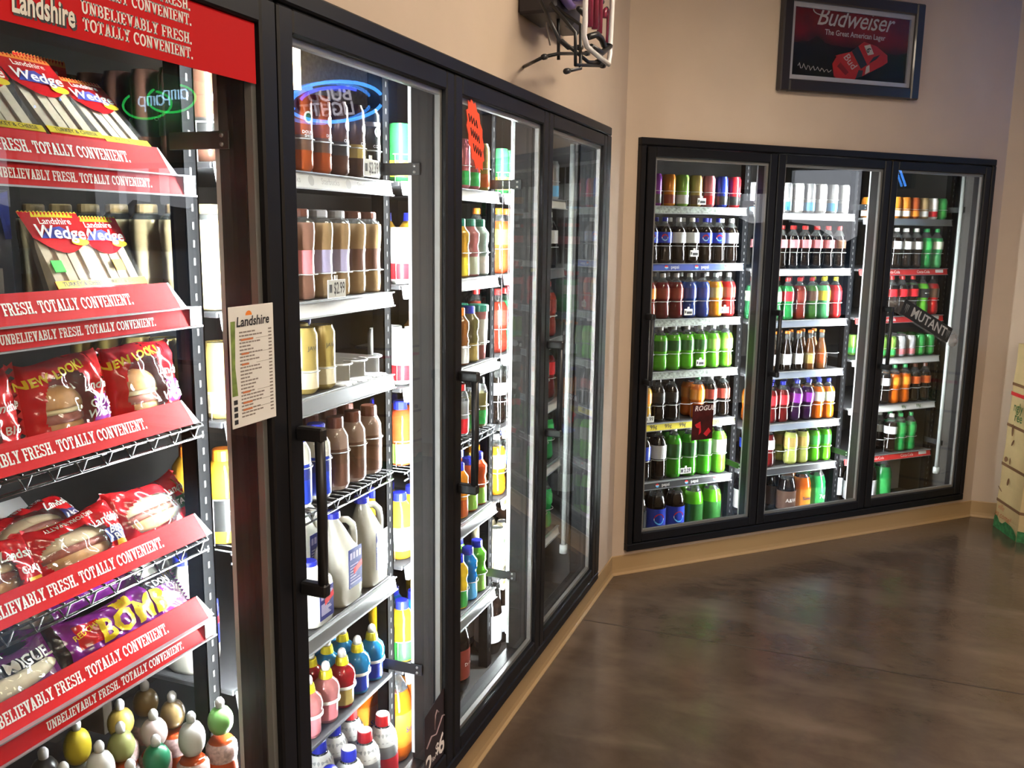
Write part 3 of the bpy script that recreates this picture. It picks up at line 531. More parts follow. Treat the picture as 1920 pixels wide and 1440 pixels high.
def drink(code, fr, x, y, z, label, group, rz=0., lean=0., back=False):
    name, cat, body, parts = proto(code)
    o = ob(name, body); fr.put(o, x, y, z, rz)
    if lean: o.rotation_euler = (0, lean, fr.a); o.location.z += .034 * math.sin(abs(lean))
    tag(o, label, cat, group)
    for n, me in parts:
        ob(n, me, o)
    return o
ORD = ['first', 'second', 'third', 'fourth', 'fifth', 'sixth', 'seventh', 'eighth', 'ninth', 'tenth']
# ------------------------------------------------------------------ shelves
RAILM = {'silver': SILVER, 'white': pm('white_price_rail', (.72, .73, .74), .35), 'glow': WHITEP, 'pepsi': pm('blue_price_rail', (.06, .10, .42), .35), 'yellow': pm('yellow_price_rail', (.85, .72, .06), .4), 'coke': pm('red_price_rail', (.62, .03, .03), .35), 'red': REDC, 'leaf': pm('patterned_grey_rail', (.33, .37, .34), .4, noise=.6, nscale=70), 'steel': pm('blue_grey_rail', (.26, .29, .36), .35, .4), 'dark': pm('dark_price_rail', (.03, .03, .035), .35)}
DECK = pm('grey_shelf_deck', (.05, .05, .054), .5)
WIRE = pm('black_coated_wire', (.02, .02, .022), .25, coat=.6)
_gcache = {}
def guard_mesh(r, h):
    k = (round(r, 4), round(h, 3))
    if k not in _gcache:
        m = MB(); R = r + .0034; pts = [(R * math.cos(a), R * math.sin(a), h) for a in [math.pi + math.pi * i / 12 for i in range(13)]]
        m.tube(pts, .0017, 6)
        m.tube([(-R * .97, -.006, 0), (-R * .97, -.006, h)], .0011, 5)
        _gcache[k] = m.mesh('lane_guard', GUARD)
    return _gcache[k]
SHELF_TOP = .018
def shelf(fr, x0, x1, z, rail, label, wire=False, depth=.60):
    """deck with its top at z + SHELF_TOP; rail centred on z at the front"""
    e = fr.put(ob('display_shelf', None), 0, 0, z); tag(e, label, 'shelf', 'cooler shelves')
    if wire:
        m = MB(); zt = SHELF_TOP - .003
        for yy in (.136, .30, .46, .62): m.tube([(x0, yy, zt - .004), (x1, yy, zt - .004)], .003, 6)
        m.tube([(x0, .136, zt - .024), (x1, .136, zt - .024)], .003, 6)
        n = int((x1 - x0) / .028)
        for i in range(n + 1): xx = x0 + .004 + (x1 - x0 - .008) * i / n; m.tube([(xx, .134, zt), (xx, .62, zt)], .0019, 5)
        m.obj('wire_deck', WIRE, e)
        m = MB(); n2 = int((x1 - x0) / .05)
        for i in range(n2): xx = x0 + (x1 - x0) * (i + .5) / n2; m.tube([(xx - .012, .134, zt - .004), (xx, .134, zt - .024), (xx + .012, .134, zt - .004)], .0019, 5)
        m.obj('front_truss', WIRE, e)
    else:
        MB().bbox(x0, .145, SHELF_TOP - .012, x1, .145 + depth, SHELF_TOP, .002).obj('deck', DECK, e)
    if rail:
        m = MB(); hh = .0165
        m.add([(x0, .128, -hh), (x1, .128, -hh), (x1, .134, hh), (x0, .134, hh), (x0, .1345, -hh), (x1, .1345, -hh), (x1, .1395, hh), (x0, .1395, hh)], [(0, 1, 2, 3), (5, 4, 7, 6), (4, 0, 3, 7), (1, 5, 6, 2), (3, 2, 6, 7), (4, 5, 1, 0)])
        r = m.obj('price_rail', RAILM[rail], e)
        MB().box(x0, .1265, hh - .0005, x1, .139, hh + .002).box(x0, .1235, -hh - .003, x1, .1345, -hh - .0005).obj('rail_edge', SILVER, r)
        return e, r
    return e, None
def rail_print(r, items, mats, name='rail_print'):
    m = MB()
    for it in items: lettering(m, it[0], it[1], it[2], 0, it[3] if len(it) > 3 else 0, it[4] if len(it) > 4 else 0, fn=lambda x, y, z: (x, .1305 + z * .18 - .0012, z), bold=.012)
    return m.obj(name, mats, r)
def price_tag(e, x, z, txt, w=.052, h=.032, y=.108):
    t = MB().bbox(x - w / 2, y, z - h / 2, x + w / 2, y + .0015, z + h / 2, .0005).box(x - .006, y + .0015, z + h / 2 - .004, x + .006, y + .004, z + h / 2 + .01).obj('price_tag', CARD, e)
    m = MB()
    if txt: lettering(m, txt, h * .92, x + w * .12, y - .0006, z, bold=.015, fn=lambda a_, b_, c_: (x + w * .12 + (a_ - x - w * .12) * min(1, .74 * w / (h * .92 * .54 * len(txt))), b_, c_))
    else: m.box(x - w * .2, y - .0006, z - h * .3, x + w * .4, y - .0002, z + h * .1)
    m.box(x - w * .42, y - .0006, z - h * .2, x - w * .28, y - .0002, z + h * .25); m.obj('tag_print', PRINT, t)
def row(fr, xe, z, codes, pitch, bayname, shelfname, shelf_e, depth=2, guard=.088, y0=.150, tilt=None, deep=None, jig=.0, shift=0.):
    """codes listed left to right, last one at the right shelf end xe"""
    n = len(codes)
    rr = random.Random(hash((round(xe, 2), round(z, 2))) & 0xffff)
    for i, c in enumerate(codes):
        if c in ('-', '_'):
            if c == '-' and guard and shelf_e is not None: ob('lane_guard', guard_mesh(.036, guard), shelf_e, (xe - .040 - (n - 1 - i) * pitch, y0 + .036, SHELF_TOP))
            continue
        k = IT[c][0]; R = max(r for _, r in KIND[k][0]); x = xe + shift - max(R, pitch / 2) - .002 - (n - 1 - i) * pitch
        pos = ORD[n - 1 - i] + ' from right'; words = IT[c][4]
        dd = deep.get(i, depth) if deep else depth
        if isinstance(dd, tuple): dlist = dd
        else: dlist = tuple(range(dd))
        short = KIND[k][4].replace('_', ' ')
        for d in dlist:
            y = y0 + R + d * (2 * R + .004)
            if d == 0: lab = '%s, %s, %s shelf, %s' % (words, pos, shelfname, bayname)
            else: lab = '%s %s behind %s, %s shelf, %s' % (short, ('', 'directly', 'twice', 'three', 'four', 'five', 'six')[d], pos, shelfname, bayname)
            ln = (tilt or {}).get(i, 0.) if d == 0 else 0.
            o = drink(c, fr, x + rr.uniform(-jig, jig) * .4, y, z + SHELF_TOP + .0005, lab, '%s shelf drinks, %s' % (shelfname, bayname), rr.uniform(-.25, .25), ln)
        if guard and shelf_e is not None and 0 in dlist: ob('lane_guard', guard_mesh(R, guard), shelf_e, (x, y0 + R, SHELF_TOP))

# ------------------------------------------------------------------ far cooler, three bays
def bay(fr, g0, g1, trim, zs, rails, rows, bayname, floor, wires=(), fl_pitch=.114, floor_depth=2, floor_y=.16, floor_z=.062):
    x0, xe = g0 + .022, g1 - trim; out = []
    for i, (z, rl, rw) in enumerate(zip(zs, rails, rows)):
        sn = ORD[i]
        e, r = shelf(fr, x0, xe, z, rl, '%s shelf from the top, %s' % (sn, bayname), wire=i in wires)
        codes, pitch, kw = rw
        if codes: row(fr, xe, z, codes, pitch, bayname, sn, e, **kw)
        out.append((e, r))
    if floor: row(fr, xe, floor_z - SHELF_TOP, floor, fl_pitch, bayname, 'bottom', None, depth=floor_depth, guard=0, y0=floor_y)
    return out
P7 = .0835
d_ = dict
b1 = bay(FS, GB[0], GB[1], .006, (1.805, 1.519, 1.235, .962, .690, .374), ('leaf', 'pepsi', 'leaf', 'leaf', 'yellow', 'dark'), (
    (['c_red', 'c_pur', 'c_ora', 'c_grn', 'c_gol', 'c_pnk', 'c_blu', 'c_red'], .0815, d_(guard=.075)),
    (['pep', 'pep', 'dpep', 'dpep', 'pep', 'pep', 'dpep'], P7, {}),
    (['rbr', 'drd', 'drd', 'blu', 'blk', 'ora', 'red'], P7, {}),
    (['lim'] * 5 + ['lip', 'lip'], P7, {}),
    (['yel', 'cok', 'cok', '-', 'org', 'chr', 'chr'], P7, {}),
    (['Lpe', 'Ldp', 'Lde', 'Lde', 'Lde', 'Lli'], .098, d_(guard=.11))), 'far cooler left door', ['2co', '2pe', '2pe', '2de', '2de'], fl_pitch=.122)
x0, xe = GB[0], GB[1] - .006
m = MB(); mk = MB()
for k in range(4):
    xx = xe - .06 - k * .185; lettering(m, 'pepsi', .024, xx, 0, 0, fn=lambda x, y, z: (x, .1292 + z * .18, z), bold=.01)
    for lo, hi, mi in ((.12, 1, 0), (-.25, .12, 1), (-1, -.25, 2)):
        P = [(.0105 * math.cos(a), .0105 * math.sin(a)) for a in [math.asin(lo) + (math.asin(hi) - math.asin(lo)) * i / 6 for i in range(7)]]
        poly = P + [(-x, z) for x, z in reversed(P)]; mk.add([(xx - .052 + x, .1292 + z * .18, z) for x, z in poly], [tuple(range(len(poly)))], mi)
for e, r in (b1[1], b1[5]):
    ob('rail_print', m.mesh('rail_print', lb('white')), r); ob('rail_mark', mk.mesh('rail_mark', [lb('red'), lb('white'), lb('sky')]), r)
rail_print(b1[4][1], [('99¢', .03, xe - .11), ('99¢', .03, xe - .34), ('99¢', .03, xe - .43), ('99¢', .03, xe - .52), ('99¢', .03, xe - .61)], PRINT)
price_tag(b1[0][0], xe - .30, .045, ''); price_tag(b1[1][0], xe - .33, .07, ''); price_tag(b1[2][0], xe - .35, .055, ''); price_tag(b1[2][0], xe - .12, .06, '.99'); price_tag(b1[3][0], xe - .26, .06, ''); price_tag(b1[4][0], xe - .56, .05, '.99'); price_tag(b1[5][0], xe - .32, .07, '2.29', w=.07)
b2 = bay(FS, GB[1] + .03, GB[2], .020, (1.788, 1.488, 1.206, .920, .625, .372), ('white', 'white', 'steel', 'steel', 'steel', 'dark'), (
    (['c_sil', 'c_wht', 'c_sil', 'c_wht', 'c_sil', 'c_wht', 'c_sil', 'c_wht'], .081, d_(guard=.075)),
    (['rcp', 'rcp', 'rcp', 'rcp', 'rcp', 'rcp', 'rcd'], P7, {}),
    (['gr1', 'gr1', 'gr2', 'brd', 'dgn', 'mnt', 'ryc'], .0865, {}),
    (['gbk', 'gbk', 'gbk', 'gbk', 'gbr', 'gam', '-'], P7, {}),
    (['fan', 'dr2', 'dr2', 'grp', 'grp', 'fan2', 'fan2'], P7, d_(tilt={3: .10, 4: .10, 5: .06})),
    (['pep', 'chw', '-', 'pyl', 'pyl', 'gyc', 'gyc'], P7, d_(deep={2: (1,)}, tilt={}))), 'far cooler middle door', ['_', '2dr', '_', '2aw', '2su', '27u'], fl_pitch=.1115)
b3 = bay(FS, GB[2] + .03, GB[3], .018, (1.771, 1.484, 1.207, .962, .677, .374), ('silver', 'coke', 'coke', 'glow', 'white', 'coke'), (
    (['k_ora', 'k_ora', 'k_ora', 'k_brn', 'k_tau', 'k_wht', 'k_grn'], .074, d_(guard=.055, depth=3)),
    (['ckr', 'dck', 'dck', 'dck', 'spr', 'sp2'], P7, d_(tilt={1: .03})),
    (['ckr', 'ckr', 'ckr', 'ckr', 'mut', 'mur'], P7, {}),
    (['k_lim', 'k_lim', 'k_lim', 'k_sil', 'k_sil', 'k_grn', 'k_grn'], .078, d_(guard=.055, depth=3)),
    (['dck', 'dck', 'foc', 'foc', 'cbr', 'cbr'], P7, d_(tilt={1: .03})),
    (['ckr', '-', 'dck', 'spr', 'spr', '_'], P7, d_(tilt={2: .05}, deep={1: (1,)}))), 'far cooler right door', ['2dc', '2dc', '2sp', '_', '_'], fl_pitch=.118)
x0, xe = GB[2], GB[3] - .018
for k in (1, 2, 5):
    MB().add([(xe - .10, .1290, -.0125), (xe - .035, .1290, -.0125), (xe - .035, .1325, .0125), (xe - .10, .1325, .0125)], [(0, 1, 2, 3)]).obj('rail_card', WHITEP, b3[k][1])
    rail_print(b3[k][1], [('Coca-Cola', .024, xe - .20), ('Coca-Cola', .024, xe - .44)], lb('white'))
rail_print(b3[4][1], [('99¢', .026, xe - .14), ('99¢', .026, xe - .26)], lb('dkgn'))
# cardboard trays on the cooler floor
for (a, b, c, h, l) in ((GB[3] - .30, GB[3] - .07, .47, .10, 'low white cardboard tray on the far cooler floor'), (GB[3] - .05, GB[3] + .05, .47, .27, 'white carton standing upright at the end of the far cooler floor')):
    t = MB().box(a, c, .062, b, c + .006, .062 + h).box(a, c + .2, .062, b, c + .206, .062 + h).box(a, c + .006, .062, a + .005, c + .2, .062 + h).box(b - .005, c + .006, .062, b, c + .2, .062 + h).box(a, c, .061, b, c + .206, .064)
    tag(FB.put(t.obj('carton', pm('grey_board', (.5, .5, .5), .7))), l, 'carton')

# ------------------------------------------------------------------ near cooler: milk bay
E2 = GA[2] - .045
a2 = bay(FA, GA[1], GA[2], .045, (1.795, 1.506, 1.283, 1.014, .702, .405), ('glow', 'glow', 'silver', None, 'silver', None), (
    (['j_blk', '_', '_', 'j_crm', 'j_crm', 'j_ora', 'j_ora', 'j_brn', 'j_tan', 'j_blk'][1:] and ['j_brn', '_', 'j_crm', 'j_crm', 'j_ora', 'j_ora', 'j_brn', 'j_tan', 'j_blk'], .0785, d_(guard=.075, depth=2, deep={0: 7}, shift=.009)),
    (['l_crm', '_', '_', 'l_crm', 'l_red', 'l_tan', 'l_tan', 'l_moc', 'l_moc'], .0785, d_(guard=.06, depth=2, deep={0: 7}, shift=.009)),
    (['j_gol', '_', '_', '_', 'j_gol', 'j_gol', '_', '_', '_'], .0765, d_(guard=.055, deep={0: 6})),
    (['o_blk', '_', 'm_wht', 'm_wht', 'm_wht', 'm_cho', 'm_cho', 'm_cho'], .0855, d_(guard=.10, depth=3, deep={0: 2, 2: 1})),
    ([], .1, {}),
    (['s_yel', 's_yel', 's_pnk', 's_pnk', 's_red', 's_blu', 's_blu'], .0800, d_(guard=0, depth=1))), 'near cooler milk door', None, wires=(3,))
# squeeze bottles: further ranks with their own colours
for d, cs in ((1, ['_', 's_pnk', 's_pnk', 's_red', 's_blu', 's_blu']), (2, ['_', 's_red', 's_red', 's_blu', 's_blu', 's_blu'])):
    n = len(cs)
    for i, c in enumerate(cs):
        if c == '_': continue
        drink(c, FA, E2 - .042 - .04 - (n - 1 - i) * .080 + (.04 if d == 2 else 0), .186 + d * .072, .405 + SHELF_TOP + .0005, '%s in %s rank, %s from right, under the milk jugs' % (IT[c][4], ORD[d], ORD[n - 1 - i]), 'squeeze drinks')
rail_print(a2[0][1], [('Starbucks', .02, E2 - .14), ('Starbucks', .02, E2 - .3), ('Starbucks', .02, E2 - .46)], lb('silv'))
mk = MB()
for xx in (E2 - .22, E2 - .38, E2 - .54):
    mk.add([(xx + .012 * math.cos(a), .1292 + .012 * math.sin(a) * .18, .012 * math.sin(a)) for a in [2 * math.pi * i / 16 for i in range(16)]], [tuple(range(16))])
ob('rail_mark', mk.mesh('rail_mark', lb('silv')), a2[0][1])
price_tag(a2[0][0], E2 - .145, .042, '$2.39', w=.075, h=.042); price_tag(a2[1][0], E2 - .315, .045, '$2.99', w=.078, h=.042)
# empty white lane trays on the third shelf and cans waiting behind them
for k in range(3):
    x = E2 - .042 - k * .0765
    m = MB().box(x - .034, .15, SHELF_TOP + .0005, x + .034, .50, SHELF_TOP + .004).box(x + .031, .17, SHELF_TOP + .004, x + .033, .50, SHELF_TOP + .05)
    m.tube([(x + .040 * math.cos(a), .19 + .040 * math.sin(a), SHELF_TOP + .052) for a in [math.pi + math.pi * i / 10 for i in range(11)]], .0028, 6)
    for q in (-.015, .015): m.box(x + q - .006, .138, SHELF_TOP - .018, x + q + .006, .150, SHELF_TOP + .003)
    m.obj('lane_tray', WHITEP, a2[2][0])
    for d in range(2):
        drink('j_usa', FA, x, .40 + d * .072, 1.283 + SHELF_TOP + .005, 'tall can at %s of empty lane, %s from right, milk door' % (('front', 'rear')[d], ORD[k]), 'cans behind empty trays')
# milk jugs
def jug(x, y, z, w, dpt, h, label, big=True):
    """blow-moulded jug: rounded square body, shoulder, neck, side handle on the right"""
    secs = [(0, .86), (.01, .97), (.03, 1), (h * .50, 1), (h * .57, .93), (h * .66, .76), (h * .77, .60), (h * .86, .42), (h * .905, .30), (h * .95, .27)] if big else [(0, .86), (.008, .97), (.02, 1), (h * .62, 1), (h * .72, .95), (h * .82, .66), (h * .88, .44), (h * .93, .40)]
    n = 24; vs = []; fs = []
    for zz, k in secs:
        p = 4.5 if k > .9 else (3.0 if k > .6 else 2.1)
        off = 0 if not big or k > .95 else -(1 - k) * w * .19
        for i in range(n):
            a = 2 * math.pi * i / n + math.pi / n; c, s_ = math.cos(a), math.sin(a); r = (abs(c) ** p + abs(s_) ** p) ** (-1 / p)
            kk = k if k > .5 else k
            ry = dpt / 2 if k > .5 else min(dpt, w) / 2
            rx = w / 2 if k > .5 else min(dpt, w) / 2
            vs.append((off * 1.25 + rx * kk * r * c, -off * .2 + ry * kk * r * s_, zz))
    for j in range(len(secs) - 1):
        for i in range(n): i2 = (i + 1) % n; fs.append((j * n + i, j * n + i2, (j + 1) * n + i2, (j + 1) * n + i))
    fs.append(tuple(range(n))[::-1]); fs.append(tuple((len(secs) - 1) * n + i for i in range(n)))
    o = MB().add(vs, fs, 0, True).obj('milk_jug', lq('milk')); FA.put(o, x, y, z); tag(o, label, 'milk jug', 'milk jugs')
    off = 0 if not big else -.138 * w; cr = .021
    MB().lathe([(h * .935, cr), (h - .003, cr * .98), (h, cr * .9)], 20, cx=off * 1.25, cy=-off * .2, smooth=False).obj('cap', cp('b'), o)
    if big:
        MB().tube([(q * 1.06, -q * .62, zz) for q, zz in ((off + .008, h * .86), (w * .06, h * .885), (w * .22, h * .87), (w * .34, h * .81), (w * .375, h * .70), (w * .37, h * .58), (w * .31, h * .46))], .0095, 10).obj('handle', lq('milk'), o)
    zl0, zl1 = (.05, .155) if big else (.02, .10)
    lm = MB().bbox(-w * .31, -dpt / 2 - .0012, zl0, w * .31, -dpt / 2 + .0004, zl1, .0004).obj('label', lb('navy'), o)
    pr = MB(); rr = random.Random(int(x * 1000)); y_ = -dpt / 2 - .0022
    for k in range(4): pr.box(-w * .27 + k * w * .14, y_, zl1 - .028, -w * .27 + k * w * .14 + w * .10, y_ + .0004, zl1 - .010)
    for k in range(7): zz = zl0 + .012 + k * (zl1 - zl0 - .05) / 7; pr.box(-w * .27, y_, zz, -w * .27 + w * rr.uniform(.25, .5), y_ + .0004, zz + .0035)
    pr.obj('label_print', lb('lav'), lm)
    MB().prism([(-w * .1, zl0 + .035), (w * .3, zl0 + .05), (w * .28, zl0 + .065), (-w * .12, zl0 + .05)], y_ - .0006, y_ - .0002).obj('red_ribbon', lb('red'), lm)
ZJ = .702 + SHELF_TOP + .0005
jug(E2 - .062, .188, ZJ, .098, .098, .250, 'half-gallon milk jug beside the shelf post, rightmost of the milk jugs')
jug(E2 - .205, .190, ZJ, .104, .104, .250, 'half-gallon milk jug with blue cap in the middle of the milk shelf')
jug(E2 - .345, .186, ZJ, .098, .098, .160, 'small milk jug half hidden behind the door handle', big=False)
jug(E2 - .300, .34, ZJ, .098, .098, .250, 'half-gallon milk jug in the second rank of the milk shelf')
jug(E2 - .150, .34, ZJ, .098, .098, .250, 'half-gallon milk jug at the back of the milk shelf')
jug(GA[1] + .085, .30, ZJ, .098, .098, .262, 'half-gallon milk jug seen through the sandwich door')
jug(GA[1] + .085, .42, ZJ, .098, .098, .262, 'rear half-gallon milk jug seen through the sandwich door')
# floor bottles below
fc = 0
for (x, y, c) in ((-.325, .195, 'f_red'), (-.418, .20, 'f_red'), (-.33, .30, 'f_red'), (-.37, .40, 'f_red'), (-.512, .195, 'f_blu'), (-.42, .30, 'f_blu'), (-.51, .29, 'f_blu'), (-.47, .39, 'f_blu'), (-.605, .195, 'f_bal'), (-.62, .29, 'f_bal'), (-.56, .38, 'f_bal'), (-.70, .20, 'f_bal')):
    fc += 1
    drink(c, FA, x + .018, y - .036, .0625, '%s, %s, %s from the post, milk door floor' % ('large water bottle', {'f_red': 'red cap', 'f_blu': 'blue and white cap', 'f_bal': 'round blue cap'}[c], ORD[(fc - 1) % 4]), 'bottles on the milk door floor')

# ------------------------------------------------------------------ near cooler: juice bay and end bay
E3 = GA[3] - .045
a3 = bay(FA, GA[2], GA[3], .045, (1.80, 1.519, 1.230, .991, .704, .377), ('glow', 'glow', 'glow', None, 'silver', 'silver'), (
    (['t_grn', 't_grn', '_', '_', 't_org', 't_mel', 't_mel', 't_yel'], .083, d_(guard=.075)),
    (['t_apl', 'o_jug', '_', '_', 'v_yel', 'v_yel', 'v_pnk', 'v_mnt'], .083, d_(guard=.08)),
    (['t_apl', 't_apl', '_', 'v_tea', 'v_tea', 'v_tea', 'v_olv', 'u_pnk'], .083, d_(guard=.06)),
    (['v_red', 'v_red', '_', '_', 'y_red', 'y_red', 'y_grn', 'y_grn'], .083, d_(guard=.075)),
    (['o_jug', 'o_jug', '_', 'v_drd', 'v_drd', 'v_ora', 'v_red', 'v_red'], .083, d_(guard=.08)),
    (['w_yel', 'w_blu', '_', 'w_yel', 'w_yel', 'w_yel', 'w_blu', 'w_grn'], .083, d_(guard=.07))), 'near cooler juice door', ['2su', '2su', '_', '27u', '2pp', '_'], wires=(3,), fl_pitch=.113)
MB().add([(E3 - .032, .1290, -.0135), (E3 - .002, .1290, -.0135), (E3 - .002, .1325, .0135), (E3 - .032, .1325, .0135)], [(0, 1, 2, 3)]).obj('rail_card', RAILM['yellow'], a3[0][1])
MB().prism([(E3 - .33 + .03 * math.cos(a), .0135 * math.sin(a)) for a in [2 * math.pi * i / 14 for i in range(14)]], .1265, .1268).obj('rail_card', pm('coral_print', (.85, .22, .2), .4), a3[2][1])
E4 = GA[4] - .045
a4 = bay(FA, GA[3], GA[4], .045, (1.80, 1.519, 1.230, .962, .690, .377), ('glow', 'silver', 'silver', 'glow', 'glow', 'glow'), (
    (['t_grn', 't_grn', '_', '_', 't_grn', 't_red', 'c_red', 'c_sil'], .083, d_(guard=.075)),
    (['b_tal', 'b_tal', '_', '_', 'rcd', 'rcd', 'dpep', 'dpep'], .083, {}),
    (['brd', 'gr2', '_', '_', 'gr2', 'ckr', 'ckr', 'brd'], .083, {}),
    (['dck', 'dck', '_', '_', 'cok', 'dr2', 'cok', 'dr2'], .083, {}),
    (['ora', 'pep', '_', '_', 'v_red', 'pep', 'spr', 'spr'], .083, {}),
    (['j_crm', 'j_crm', '_', '_', 'rcd', 'grp', 'spr', 'spr'], .083, {})), 'near cooler end door', ['2dc', '2dc', '_', '2dc', '2dc', '_'], fl_pitch=.113)
for k, (e, r) in enumerate(a4):
    if k in (1, 2): continue
    for xx in (GA[3] + .045, GA[3] + .50):
        MB().add([(xx - .02, .1290, -.0135), (xx + .025, .1290, -.0135), (xx + .025, .1325, .0135), (xx - .02, .1325, .0135)], [(0, 1, 2, 3)]).obj('rail_card', RAILM['yellow'], r)
        rail_print(r, [('99¢', .018, xx)], PRINT)

# ------------------------------------------------------------------ sandwich bay
E1 = GA[1] - .045; X1 = GA[0] + .022
SLOGAN = 'UNBELIEVABLY FRESH. TOTALLY CONVENIENT.'
def slogan(x_right, y, z, h, fn=None, name='lettering', parent=None):
    m = MB(); slab(m, SLOGAN, h, x_right, y, z, squeeze=.74, fn=fn); return m.obj(name, INK, parent)
a1 = []
for i, (z, rl, wire, xc, xt, xr) in enumerate(((1.763, 'red', False, -1.102, -1.178, -1.146), (1.523, 'red', False, -1.094, -1.19, -1.155), (1.300, None, True, -1.074, -1.175, None), (1.070, None, True, -1.053, -1.150, None), (.900, 'red', False, -1.058, -1.150, -1.128))):
    e, r = shelf(FA, X1, E1, z, rl, '%s sandwich shelf from the top, behind the sandwich door' % ORD[i], wire=wire)
    if r is not None:
        slogan(xr, 0, -.0075, .0150, lambda x, y, zz: (x, .1305 + zz * .18 - .0012, zz), 'lettering', r)
        MB().box(E1 - .03, .1268, -.0155, E1, .129, .0155).obj('end_cap', SILVER, r)
    # leaning red header card along the shelf front
    zc = SHELF_TOP + .0005; t = .42
    c = MB().add([(X1, .136, zc), (xc + .012, .136, zc), (xc, .136 + .046 * t, zc + .046), (X1, .136 + .046 * t, zc + .046), (X1, .138, zc), (xc + .012, .138, zc), (xc, .138 + .046 * t, zc + .046), (X1, .138 + .046 * t, zc + .046)], [(0, 1, 2, 3), (5, 4, 7, 6), (4, 0, 3, 7), (1, 5, 6, 2), (3, 2, 6, 7), (4, 5, 1, 0)]).obj('header_card', REDC, e)
    slogan(xt, 0, .014, .0185, lambda x, y, zz: (x, .1352 + zz * t, zc + zz), 'lettering', c)
    MB().add([(xc + .0125, .1355, zc), (xc + .030, .1375, zc), (xc + .004, .1365 + .046 * t, zc + .046), (xc + .0005, .1355 + .046 * t, zc + .046)], [(0, 1, 2, 3)]).obj('card_edge', CARD, c)
    a1.append((e, r))
BREAD = pm('pale_bread', (.74, .64, .45), .8, noise=.12, nscale=60); CRUST = pm('bread_crust', (.42, .25, .11), .8); FILL = pm('sandwich_filling', (.55, .36, .22), .6, noise=.3, nscale=90)
YEL = pm('yellow_print', (.82, .62, .03), .35, coat=.2); BLUEI = pm('blue_print', (.05, .07, .40), .4); ORI = pm('orange_print', (.85, .24, .03), .4); PUR = pm('purple_film', (.22, .02, .26), .22, coat=.5); REDF = pm('red_film', (.60, .012, .018), .22, coat=.6); BLKF = pm('black_film', (.015, .012, .015), .25, coat=.5); GRNS = pm('green_sticker', (.08, .75, .10), .5); ORS = pm('orange_sticker', (.95, .52, .02), .5)
BUN = pm('bun_crust', (.62, .32, .10), .5, noise=.22, nscale=40); BUNI = pm('bun_side', (.78, .62, .38), .7); MEAT = pm('cured_meat', (.42, .11, .07), .45, noise=.3, nscale=70); CHEESE = pm('cheese', (.88, .78, .45), .45); TORT = pm('tortilla', (.78, .70, .50), .65, noise=.1, nscale=50)
